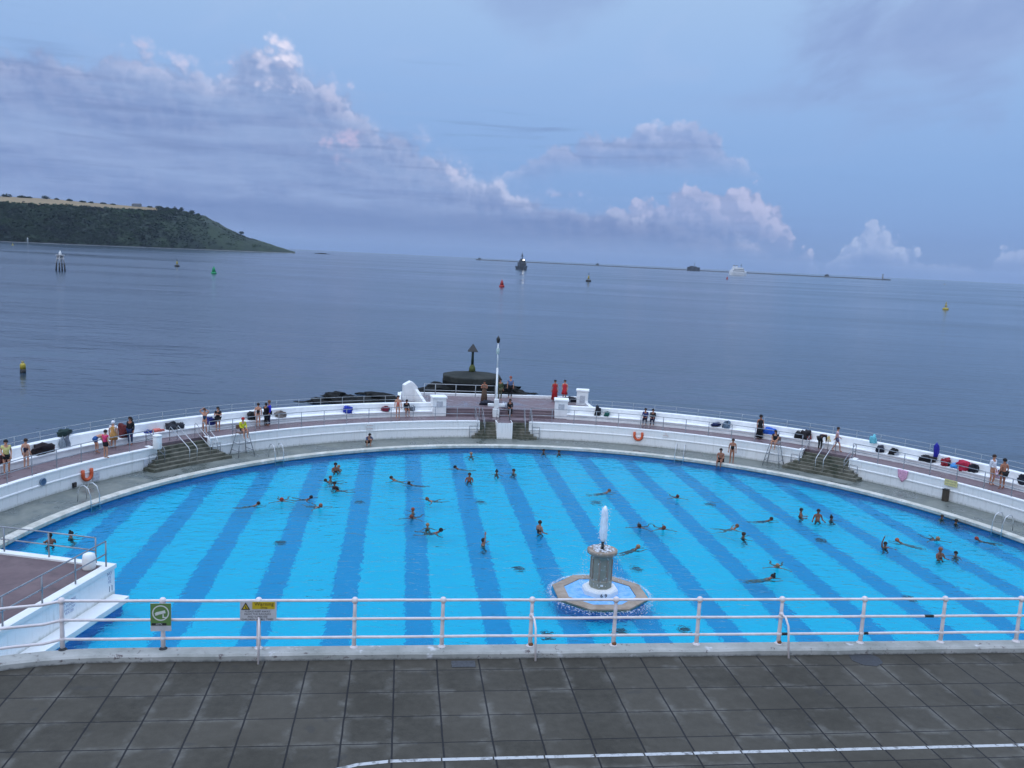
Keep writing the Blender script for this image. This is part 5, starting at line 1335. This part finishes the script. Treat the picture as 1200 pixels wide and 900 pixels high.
# px, py (head at water line), heading (0 = away, 90 = to the right, 180 = towards viewer), pose, skin, hair, hair colour, suit colour, label
SW_ = [
 (397, 549, 200, 'tread', 3, 'short_hair', 3, BLK, 'pale-haired swimmer nearest the far edge in the left-hand cluster'),
 (393, 551.5, 150, 'wade', 1, 'short_hair', 0, BLK, 'dark-haired swimmer just in front of the pale-haired one by the far edge, left'),
 (381, 565, 250, 'breast', 1, 'short_hair', 1, BLK, 'swimmer at the left of the middle pair in the left-hand cluster'),
 (387, 562, 90, 'tread', 0, 'short_hair', 2, NAV, 'brown-haired swimmer of the upper pair in the left-hand cluster'),
 (392, 569, 190, 'tread', 1, 'short_hair', 0, BLK, 'dark-haired swimmer upper of the stacked pair, left-hand cluster'),
 (391, 574, 270, 'breast', 1, 'long_hair', 0, BLK, 'swimmer in black lower of the stacked pair, left-hand cluster'),
 (365, 585, 100, 'breast', 1, 'short_hair', 0, BLK, 'dark-haired swimmer between the red-capped and fair-haired ones on the left'),
 (330, 588, 170, 'breast', 0, 'short_hair', (150, 50, 35), BLK, 'red-haired swimmer left of the left-hand cluster'),
 (303, 592, 80, 'prone', 0, 'short_hair', 1, BLK, 'leftmost front-crawl swimmer stretched out flat'),
 (376, 595, 140, 'breast', 0, 'short_hair', (140, 85, 60), (60, 80, 120), 'fair-haired swimmer at the bottom of the left-hand cluster'),
 (458, 562, 280, 'breast', 0, 'short_hair', 1, (190, 120, 90), 'swimmer alone left of the one in a dark cap, upper middle'),
 (479, 568, 270, 'prone', 1, 'short_hair', 0, BLK, 'dark-haired swimmer trailing right in the upper middle'),
 (552, 534, 180, 'tread', 0, 'short_hair', 3, (120, 80, 60), 'swimmer closest to the far edge left of the centre steps'),
 (533, 549, 270, 'prone', 0, 'short_hair', 0, (60, 70, 90), 'swimmer gliding left below the centre steps'),
 (550, 563, 180, 'wade', 1, 'short_hair', 1, (130, 50, 40), 'upright swimmer in red between two stripes, upper middle'),
 (582, 555, 190, 'tread', 1, 'bun', 0, (180, 120, 90), 'dark-haired swimmer with a bun under the centre steps'),
 (602, 554, 230, 'tread', 0, 'short_hair', 1, BLK, 'swimmer right of the one with the bun, upper middle'),
 (637, 530, 180, 'tread', 1, 'short_hair', 0, BLK, 'left of the two bathers holding the far edge right of the centre steps'),
 (655, 531, 180, 'tread', 1, 'short_hair', 0, (170, 90, 70), 'right of the two bathers holding the far edge right of the centre steps'),
 (500, 587, 250, 'breast', 0, 'short_hair', 2, BLK, 'swimmer heading left above the central cluster'),
 (484, 600, 280, 'tread', 0, 'short_hair', (130, 70, 50), (60, 80, 110), 'upper swimmer of the central pair'),
 (482, 608, 200, 'breast', 1, 'short_hair', (120, 60, 40), BLK, 'lower swimmer of the central pair'),
 (501, 618, 170, 'tread', 0, 'short_hair', 3, (150, 90, 70), 'swimmer just left of the one in a dark vest, centre'),
 (517, 624, 100, 'breast', 1, 'short_hair', 0, (24, 36, 60), 'swimmer in a dark vest at the bottom right of the central cluster'),
 (566, 638, 90, 'wave', 0, 'short_hair', 0, (210, 190, 180), 'swimmer raising a hand left of centre, lowest in that half'),
 (632, 624, 60, 'high', 0, 'short_hair', 1, BLK, 'bather standing waist-high left of the fountain jet'),
 (714, 577, 90, 'prone', 0, 'short_hair', 2, (40, 60, 80), 'swimmer stretched out flat directly above the fountain jet'),
 (749, 619, 200, 'breast', 1, 'short_hair', 1, (70, 50, 50), 'left of the two swimmers right of the fountain jet'),
 (778, 621, 190, 'breast', 1, 'short_hair', (110, 60, 45), (120, 60, 50), 'right of the two swimmers right of the fountain jet'),
 (748, 643, 75, 'prone', 1, 'short_hair', 3, (110, 80, 70), 'swimmer stretched out beside the fountain bowl'),
 (794, 584, 190, 'breast', 1, 'short_hair', (90, 40, 30), (120, 40, 40), 'lone swimmer with arms spread, upper right of the fountain'),
 (864, 619, 80, 'breast', 0, 'short_hair', 2, (150, 100, 80), 'swimmer trailing left just above the one in black, right of centre'),
 (871, 629, 100, 'tread', 1, 'short_hair', 1, BLK, 'swimmer in black just below and right of a brown-haired one, right of centre'),
 (904, 610, 90, 'prone', 1, 'short_hair', 1, NAV, 'swimmer stretched out flat left of the group of three'),
 (938, 605, 120, 'wade', 1, 'short_hair', 1, (90, 60, 30), 'left bather of the group of three on the right'),
 (958, 610, 190, 'high', 1, 'short_hair', 1, (150, 105, 80), 'middle bather standing tallest in the group of three on the right'),
 (974, 609, 160, 'tread', 1, 'bun', 0, BLK, 'right bather with a dark bun in the group of three'),
 (911, 666, 200, 'breast', 0, 'short_hair', 3, (150, 110, 90), 'fair swimmer with arms spread just above the one in turquoise'),
 (906, 678, 95, 'prone', 0, 'bun', 0, (40, 130, 140), 'swimmer in turquoise with a dark bun, nearest the viewer'),
 (1037, 641, 170, 'wave', 1, 'short_hair', 1, BLK, 'swimmer raising an arm on the right side of the pool'),
 (1051, 635, 300, 'prone', 0, 'short_hair', (160, 90, 60), (150, 110, 90), 'swimmer trailing right beside the arm-raising one'),
 (1099, 634, 180, 'breast', 1, 'short_hair', 3, (50, 40, 40), 'upper left of the four swimmers at the far right'),
 (1144, 633, 280, 'prone', 1, 'short_hair', (150, 60, 50), BLK, 'rightmost swimmer, stretched out flat towards the far right'),
 (1101, 653, 180, 'wade', 1, 'short_hair', (140, 80, 60), BLK, 'lower left of the four swimmers at the far right'),
 (1120, 651, 240, 'tread', 0, 'short_hair', 0, (40, 40, 60), 'lower right of the four swimmers at the far right'),
 (59, 637, 330, 'wade', 1, 'bun', 0, BLK, 'left of the two dark-haired bathers by the left terrace block'),
 (83, 629, 60, 'tread', 0, 'bun', 0, (40, 40, 50), 'right of the two dark-haired bathers by the left terrace block'),
 (1106, 607, 180, 'tread', 1, 'short_hair', 1, (60, 50, 40), 'left of the two bathers resting on the far right pool edge'),
 (1125, 612, 100, 'tread', 1, 'short_hair', 1, BLK, 'right of the two bathers resting on the far right pool edge'),
]
for px, py, hd_, pose, sk, hr, hc, suit, lab in SW_:
    p = G(px, py, WL + .03); p.z = WL + .02
    rr = sqrt((p.x - CX) ** 2 + (p.y - CY) ** 2)
    if rr > 26.2: p.x = CX + (p.x - CX) * 26.2 / rr; p.y = CY + (p.y - CY) * 26.2 / rr
    person(p, hd_ + random.uniform(-8, 8), pose, lab, SWIMG, WETSK[sk], hr, hc, (('swimsuit', suit),), random.uniform(.92, 1.06))
WG = 'bathers on the walkway'
def wk(px, py, z=None): return G(px, py, ZW if z is None else z)
PP = [
 (8, 553, 150, 'stand2', 0, 'short_hair', 0, (('top', (200, 190, 120)), ('shorts', BLK)), 'person in a pale yellow top and black shorts at the far left', 1.08),
 (31, 549.5, 10, 'stand', 3, 'short_hair', 1, (('swimsuit', (30, 20, 50)), ), 'woman in a dark swimsuit second from the left', 1.0),
 (113.5, 515, 40, 'bend', 0, 'short_hair', 1, (('shorts', (30, 80, 140)),), 'bare-backed man in blue shorts leaning over the bench', 1.0),
 (133, 524, 0, 'stand', 0, 'cap', (225, 225, 230), (('top', (225, 225, 230)), ('dress', (190, 140, 80))), 'person in a white cap and patterned orange wrap', 1.0),
 (124, 537, 30, 'stand', 0, 'short_hair', 1, (('top', (210, 60, 110)), ('shorts', BLK)), 'person in a pink top and black shorts near the bench group', 1.0),
 (153, 518, 200, 'stand', 1, 'long_hair', 0, (('jacket', BLK), ('trousers', (30, 50, 90))), 'long-haired person in black jacket and jeans', 1.05),
 (240, 502, 180, 'headup', 0, 'short_hair', 1, (('swimsuit', (20, 60, 90)),), 'person in a teal swimsuit with arms raised to the head', 1.0),
 (255.5, 502, 185, 'armsin', 0, 'long_hair', 0, (('top', BLK), ('briefs', BLK)), 'dark-haired person in a black top with arms folded', 1.0),
 (302.5, 496, 0, 'stand', 0, 'short_hair', 1, (('swimsuit', BLK),), 'woman in a black swimsuit seen from behind, by the railing', 1.0),
 (311.5, 496.5, 40, 'armsin', 1, 'short_hair', 0, (('jacket', BLK), ('trousers', BLK)), 'person all in black beside the one in a blue jacket', .98),
 (315.5, 495, 250, 'stand', 1, 'short_hair', 2, (('jacket', (40, 50, 190)), ('trousers', NAV)), 'person in a bright blue jacket on the walkway', 1.08),
 (466, 490, 170, 'stand', 0, 'long_hair', 1, (('swimsuit', (200, 110, 95)),), 'woman in a pink swimsuit beside the seated pair left of the terrace', 1.05),
 (567, 472, 200, 'armsin', 1, 'long_hair', 0, (('robe', (104, 84, 70)),), 'person wrapped in a brown robe left of the flagpole', 1.12),
 (585.5, 469, 170, 'stand', 1, 'short_hair', 0, (('jacket', (70, 80, 50)), ('trousers', (90, 90, 70))), 'person in olive green standing behind the flagpole', 1.1),
 (597.5, 466, 180, 'stand', 0, 'short_hair', (150, 70, 50), (('top', (90, 110, 150)), ('trousers', BLK)), 'red-haired person in a grey-blue shirt right of the flagpole', 1.12),
 (649.5, 470, 190, 'stand', 1, 'short_hair', 0, (('robe', (170, 30, 36)),), 'woman in a long red dress on the end terrace', 1.1),
 (661, 470, 200, 'stand2', 0, 'short_hair', 1, (('dress', (190, 40, 50)),), 'person in a short red dress behind the front right pillar', 1.1),
 (889.5, 513, 180, 'stand', 1, 'hat', BLK, (('robe', BLK),), 'person in a long black robe and hat on the right walkway', 1.08),
 (960.5, 520, 60, 'bend', 1, 'short_hair', 0, (('jacket', BLK), ('trousers', (24, 26, 30))), 'person in black bending beside the right stairs', 1.0),
 (979.5, 524.5, 120, 'stride', 0, 'short_hair', 1, (('top', (215, 180, 190)), ('shorts', (90, 90, 120))), 'person in a pale pink top stepping out right of the right stairs', 1.05),
 (1161, 563, 160, 'stand2', 0, 'short_hair', 1, (('jacket', (215, 218, 228)),), 'person in a long white shirt at the far right', 1.15),
 (1173.5, 573.5, 0, 'stand', 1, 'short_hair', 0, (('briefs', BLK),), 'tanned bare-backed person in black bottoms at the far right', 1.15),
]
for px, py, hd_, pose, sk, hr, hc, cl, lab, sc in PP:
    z = ZT if 560 < px < 665 and py < 473 else ZW
    q = wk(px, py, z)
    lim = 31.35 if pose == 'bend' else 31.72
    if z == ZW and sqrt((q.x - CX) ** 2 + (q.y - CY) ** 2) > lim: q = on_circle(px, lim, ZW)[0]
    person(q, hd_, pose, lab, WG, sk, hr, hc, cl, sc)
# seated and crouching figures
def seat_at(px, py, z, r): p = G(px, py, z); return p
def face_in(p): return degrees(atan2(CX - p.x, CY - p.y))
p = PO(TH(wk(475, 487)), 32.25, ZW + .46); person(p, face_in(p), 'sit', 'person in black seated on the parapet bench left of the terrace', WG, 1, 'short_hair', 0, (('jacket', BLK), ('shorts', BLK)))
for px, c, lab in ((757.5, (30, 50, 110), 'left of two people seated on the bench, in dark blue'), (767, BLK, 'right of two people seated on the bench, in black')):
    p = PO(TH(wk(px, 494)), 32.2, ZW + .46); person(p, face_in(p), 'sit', lab, WG, 1, 'short_hair', 0, (('jacket', c), ('trousers', NAV)))
p = G(597.5, 481, ZW + .5); p = PO(TH(p), 32.35, ZT); person(p, face_in(p), 'sit', 'dark-clothed person sitting on the terrace steps right of the flagpole', WG, 1, 'long_hair', 0, (('jacket', (26, 26, 30)), ('trousers', BLK)))
p = G(431.5, 522.5, 0); person(p, face_in(p), 'crouch', 'person in grey crouching on the pool deck under the red signs', WG, 0, 'short_hair', 0, (('jacket', (70, 84, 110)), ('shorts', BLK)), 1.05)
# man sitting on the coping, woman standing by him
p = G(846, 540, .1); p = PO(TH(p), 27.0, .12); person(p, face_in(p), 'sit', 'heavy man sitting on the pool edge with feet in the water', WG, 1, 'short_hair', 0, (('briefs', BLK),), 1.12)
p = G(857, 543, 0); person(p, 200, 'stand', 'woman in a black swimsuit standing on the deck by the seated man', WG, 1, 'short_hair', 1, (('swimsuit', BLK),), 1.08)
# lifeguards
def on_chair(ch, label, cl, hr, hc, sk):
    p = ch.location + Vector((0, 0, 1.68)); return person(p, face_in(p), 'sit', label, WG, sk, hr, hc, cl, 1.05)
on_chair(GC1, 'lifeguard in a yellow shirt and red cap on the left chair', (('jacket', (205, 200, 40)), ('shorts', (30, 30, 34))), 'cap', (160, 30, 30), 0)
on_chair(GC2, 'dark-haired person in a black top on the right lifeguard chair', (('top', BLK),), 'long_hair', 0, 0)

# ------------------------------------------------------------------ bags, towels and clothes left on the bench
def lump(c, sx, sy, sz, colr, label, cat='bag', name='bag', seed=0, second=None, strap=True, rz=0):
    root = empty(name, c, label, cat, 'belongings left along the parapet', rz=rz)
    def blob(n, ox, k, col):
        bm = bmesh.new(); bmesh.ops.create_icosphere(bm, subdivisions=3, radius=1)
        for v in bm.verts:
            f = 1 + (vnoise(v.co.x * 1.8 + seed * 3.1, v.co.y * 2 + v.co.z * 2.3, seed) - .5) * .75 + (vnoise(v.co.x * 5 + seed, v.co.z * 5 + v.co.y * 4, seed + 9) - .5) * .38
            e = lambda a: math.copysign(abs(a) ** .7, a)
            v.co = Vector((e(v.co.x) * sx * f * k + ox, e(v.co.y) * sy * f * k, max(-.55, e(v.co.z)) * sz * f * k + sz * .55 * k))
        me = bpy.data.meshes.new(n); bm.to_mesh(me); bm.free(); me.materials.append(fabric(col))
        for p_ in me.polygons: p_.use_smooth = True
        o = bpy.data.objects.new(n, me); COL.objects.link(o); o.parent = root
    blob('body' if cat == 'bag' else 'cloth', 0, 1, colr)
    if second: blob('flap' if cat == 'bag' else 'fold', sx * .55, .62, second)
    if strap and cat == 'bag': MB().tube([(-sx * .5, -sy * .4, sz * 1.0), (-sx * .3, -sy * .6, sz * 1.75), (sx * .3, -sy * .6, sz * 1.75), (sx * .5, -sy * .4, sz * 1.0)], .018, 5).build('strap', fabric((20, 20, 24)), root)
    return root
def on_bench(px, r=32.32, z=ZW + .44): return on_circle(px, r, z)
K = (16, 14, 18)
BG = [
 (3, .45, .3, .35, (60, 14, 20), 'dark red bag at the very left edge of the bench', 'bag', None, None),
 (50, .85, .32, .42, (26, 12, 18), 'big heap of black clothes with red, left part of the bench', 'clothes', (110, 20, 36), None),
 (144, .35, .3, .62, (90, 24, 26), 'tall dark red towel heap right of the white-capped person', 'towel', None, None),
 (148, .28, .25, .55, (200, 70, 90), 'pink towel draped left of the long-haired person', 'towel', (200, 120, 60), None),
 (173, .28, .2, .14, (30, 60, 150), 'small flat blue bag on the bench above the bin', 'bag', None, None),
 (184, .55, .22, .13, (205, 110, 100), 'folded salmon towel on the bench above the bin', 'towel', None, None),
 (201, .42, .32, .36, (52, 54, 62), 'larger of the two dark grey bags left of the left stairs', 'bag', None, None),
 (211, .30, .28, .30, (44, 46, 54), 'smaller of the two dark grey bags left of the left stairs', 'bag', None, None),
 (246, .40, .3, .36, (24, 40, 110), 'navy blue bag between the two people above the left stairs', 'bag', None, None),
 (295, .35, .3, .42, (14, 14, 20), 'black bag left of the woman in the black swimsuit', 'bag', None, None),
 (328.5, .46, .3, .32, (120, 110, 104), 'brown-grey holdall right of the blue jacket person', 'bag', (60, 60, 90), None),
 (407.5, .42, .3, .38, (20, 50, 160), 'bright blue bag alone on the bench above the red signs', 'bag', None, None),
 (452, .4, .3, .30, (110, 20, 50), 'crimson bag with teal beside the pink swimsuit woman', 'bag', (30, 120, 130), None),
 (483, .3, .25, .3, (110, 116, 126), 'small grey bag right of the seated person in black', 'bag', None, None),
 (700, .32, .26, .55, (18, 20, 30), 'black rucksack hanging by the green ball bag', 'bag', None, None),
 (711, .28, .26, .28, (20, 90, 80), 'round green bag right of the terrace', 'bag', None, None),
 (838, .52, .26, .24, (22, 34, 80), 'navy blanket on the bench left of the grey striped one', 'blanket', None, None),
 (851, .36, .28, .38, (90, 110, 130), 'grey striped bag left of the black-robed person', 'bag', None, None),
 (902, .65, .3, .34, (30, 90, 190), 'bright blue coat heaped right of the black-robed person', 'coat', None, None),
 (937, .5, .3, .42, (16, 16, 20), 'black bag above the top of the right stairs', 'bag', (90, 30, 30), None),
 (944, .45, .3, .50, (24, 20, 26), 'dark clothes heap with a red patch above the right stairs', 'clothes', (120, 40, 40), None),
 (1023.5, .32, .15, .45, (110, 190, 205), 'pale turquoise towel draped over the parapet', 'towel', None, .5),
 (1031, .38, .3, .34, (18, 24, 44), 'dark bag right of the turquoise towel', 'bag', None, None),
 (1047, .38, .3, .34, (24, 22, 26), 'black bag with a white lining, alone on the right bench', 'bag', (180, 185, 195), None),
 (1087, .62, .3, .32, (20, 18, 26), 'wide black holdall left of the royal blue towel', 'bag', None, None),
 (1096.5, .22, .2, .65, (34, 34, 150), 'royal blue towel hanging on the parapet', 'towel', None, .35),
 (1107, .40, .3, .36, (140, 24, 40), 'red and black bag right of the royal blue towel', 'bag', (24, 20, 26), None),
 (1119, .36, .25, .22, (70, 150, 220), 'light blue towel beside the crimson blanket', 'towel', None, None),
 (1129, .62, .32, .44, (170, 26, 60), 'large crimson blanket heap on the right bench', 'blanket', None, None),
 (1140.5, .38, .3, .38, (16, 16, 30), 'black bag right of the crimson blanket', 'bag', None, None),
 (1168, .5, .3, .3, (215, 190, 210), 'pale pink towel between the two people at the far right', 'towel', None, None),
 (1199, .35, .3, .40, (20, 24, 40), 'dark bag cut by the right edge of the view', 'bag', None, None),
]
for i, (px, sx, sy, sz, c, lab, cat, c2, zo) in enumerate(BG):
    p, th = on_bench(px, 32.32 if zo is None else 32.62, ZW + .44 + (zo or 0))
    lump(p, sx * .72, sy, sz * .85, c, lab, cat, cat if cat != 'clothes' else 'clothes_heap', i, c2, rz=-radians(th))
for i, (px, py, z, sx, sz, c, lab) in enumerate(((51, 538, ZW, .28, .16, K, 'left of two dark shoes bags on the walkway under the black heap'), (60, 534.5, ZW, .28, .2, K, 'right of two dark shoes bags on the walkway under the black heap'), (571, 474.5, ZT, .75, .22, (30, 34, 50), 'dark blue bag lying on the terrace at the feet of the brown robe'),
                                          (592, 478, ZT, .32, .3, (190, 195, 205), 'white bag beside the person sitting on the terrace steps'), (669, 471, ZT, .55, .28, (24, 26, 40), 'dark bag on the terrace between the two right pillars'), (1084, 546, ZW, .3, .12, K, 'flat black shoes on the walkway under the wide holdall'), (1119, 552.5, ZW, .5, .1, K, 'flat black bag on the walkway under the light blue towel'), (974, 524, ZW, .42, .5, (205, 180, 120), 'pale yellow towel bag at the feet of the stepping person'))):
    lump(G(px, py, z), sx, .25, sz, c, lab, 'bag', 'bag', 40 + i)
# green sack on the parapet top, left
p, th = on_bench(75.5, 32.9, ZW + 1.02); lump(p, .42, .22, .28, (22, 50, 48), 'dark green cloth lying on top of the parapet at the left', 'cloth', 'cloth', 60, rz=-radians(th))
for px, c in ((73, (130, 140, 150)), (78.5, (110, 118, 130))):
    p, th = on_bench(px, 32.5, ZW + .45); lump(p, .16, .16, .40, c, 'grey bottle bag hanging under the green cloth' if px == 73 else 'second grey bag hanging under the green cloth', 'bag', 'bag', 61, rz=-radians(th))
# pink towel over the ring wall
g = PO(TH(G(1052, 553, ZW)), RI, ZW); th = TH(g)
tw = empty('pink_towel', g, 'pale pink towel hung over the right ring wall', 'towel', rz=-radians(th))
mb = MB(); nx, nz = 8, 6
for i in range(nx + 1):
    for k in range(nz + 1):
        x = -.5 + i / nx; z = .05 - .85 * k / nz * (1 - .35 * abs(x) * 2); mb.v.append(Vector((x * (.75 - .2 * k / nz), -.10 - .03 * sin(i * 1.9 + k * .4), z)))
for i in range(nx):
    for k in range(nz): a = i * (nz + 1) + k; mb.face((a, a + 1, a + nz + 2, a + nz + 1), True)
o = mb.build('cloth', fabric((226, 172, 200)), tw); so_ = o.modifiers.new('t', 'SOLIDIFY'); so_.thickness = .02
# lifebuoys on the ring wall: horseshoe shape
ORG = mat('lifebuoy_orange', (.62, .10, .03, 1), .5, 5, .15, 0)
def wall_pt(px, py):
    best = min((abs(sqrt((G(px, py, z_).x - CX) ** 2 + (G(px, py, z_).y - CY) ** 2) - RI), z_) for z_ in [i_ * .02 for i_ in range(4, 62)])
    z_ = best[1]; return TH(G(px, py, z_)), z_
def lifebuoy(px, py, lab):
    th, zz_ = wall_pt(px, py); c = PO(th, RI - .1, zz_)
    r_ = empty('lifebuoy', c, lab, 'lifebuoy', 'orange horseshoe lifebuoys on the ring wall', rz=-radians(th))
    pts_ = [(-.30, 0, .36), (-.31, 0, .12)] + [(.31 * cos(a), 0, .05 + .31 * sin(a)) for a in [pi + pi * k / 8 for k in range(1, 8)]] + [(.31, 0, .12), (.30, 0, .36)]
    MB().tube(pts_, .10, 8).build('float', ORG, r_)
    MB().tube([(-.3, .03, .3), (.3, .03, .3)], .015, 5).build('cord', WHITE, r_)
# foot point on wall found from the picture's column
lifebuoy(101, 557, 'orange horseshoe lifebuoy on the left ring wall'); lifebuoy(748, 511.5, 'orange horseshoe lifebuoy on the ring wall right of centre')
def wall_at(px, py, z):   # point on the inner wall face seen at a pixel
    p = G(px, py, z); th = TH(p); return th
def wall_sign(px, py, w_, h_, z, mats, lab, name='wall_sign', lines=(), tcol=None):
    th, z = wall_pt(px, py); c = PO(th, RI - .065, z)
    r_ = empty(name, c, lab, 'sign', rz=-radians(th)); MB().box((0, 0, 0), (w_, .02, h_)).build('board', mats, r_)
    for k, s_ in enumerate(lines):
        text_mb(s_, h_ / (len(lines) + 1.0), frame((0, -.013, h_ * (.5 - (k + .5) / len(lines)) * .85), (1, 0, 0), (0, 0, 1)), .001).build('lettering', tcol or BLACK, r_)
    return r_
REDP = mat('faded_red_paint', (.45, .12, .10, 1), .6, 12, .3, 0)
wall_sign(433, 498.5, .62, .18, 1.05, WHITE, 'upper small red and white notice on the ring wall above the crouching person', lines=('NO DIVING',), tcol=REDP)
wall_sign(433, 502.5, .50, .18, .82, WHITE, 'lower small red and white notice on the ring wall above the crouching person', lines=('NO DIVING',), tcol=REDP)
wall_sign(780.5, 509.5, .45, .34, .95, WHITE, 'small red notice on the ring wall right of the lifebuoy', lines=('NO', 'DIVING'), tcol=REDP)
wall_sign(1115.5, 566, .85, .40, .95, mat('pale_yellow', (.72, .66, .30, 1), .6, 8, .1, 0), 'pale yellow notice on the right ring wall', lines=('DEEP WATER', 'NO DIVING'), tcol=mat('notice_grey', (.2, .2, .18, 1), .6))
wall_sign(112, 558, .45, .5, .78, mat('faded_white', (.62, .64, .70, 1), .6, 20, .2, 0), 'faded pale notice on the wall right of the left lifebuoy', lines=('LIFE', 'BUOY'), tcol=mat('faded_text', (.4, .42, .5, 1), .6))
wall_sign(170, 542, .28, .4, .62, mat('faded_white', (.62, .64, .70, 1)), 'small faded square on the wall by the left stairs')
th, zz_ = wall_pt(49, 564.5); r_ = empty('porthole', PO(th, RI - .03, zz_), 'round blue-grey porthole in the left ring wall', 'porthole', rz=-radians(th))
mbx = MB(); mbx.tube([(0, -.06, 0), (0, .02, 0)], .20, 16); mbx.build('glass', mat('porthole_blue', (.06, .13, .24, 1), .3, 5, .3, 0), r_); MB().tube([(.2 * cos(a), -.05, .2 * sin(a)) for a in [2 * pi * k / 16 for k in range(16)]], .03, 6, closed=True).build('frame', mat('porthole_rim', (.2, .3, .42, 1), .5), r_)
th, zz_ = wall_pt(86.5, 568.5); r_ = empty('meter_box', PO(th, RI - .06, max(.2, zz_)), 'small black box low on the left ring wall', 'box', rz=-radians(th)); MB().box((0, 0, 0), (.26, .12, .28), bev=.02).build('case', BLACK, r_); MB().box((0, -.065, 0), (.18, .01, .18)).build('lid', mat('dark_brown', (.05, .04, .035, 1), .6), r_)
th = wall_at(1106, 584, .2); r_ = empty('wooden_bollard', PO(th, RI - .22, 0), 'squat brown post on the deck against the right ring wall', 'bollard', rz=-radians(th)); MB().box((0, 0, .38), (.34, .28, .76), bev=.03).build('post', mat('brown_wood', (.07, .055, .04, 1), .8, 4, .3, .3, stretch=(4, 4, 1)), r_); MB().box((0, 0, .78), (.38, .32, .05), bev=.01).build('cap', BLACK, r_)
g = G(184.5, 526, ZW); r_ = empty('litter_bin', g, 'white cylindrical litter bin at the left stairs end of the wall', 'bin')
MB().lathe((0, 0, 0), [(.25, 0), (.27, .05), (.27, .78), (.25, .82)], 14).build('drum', WHITE, r_); MB().lathe((0, 0, 0), [(.29, .80), (.29, .88), (.12, .93)], 14).build('lid', WHITE, r_)
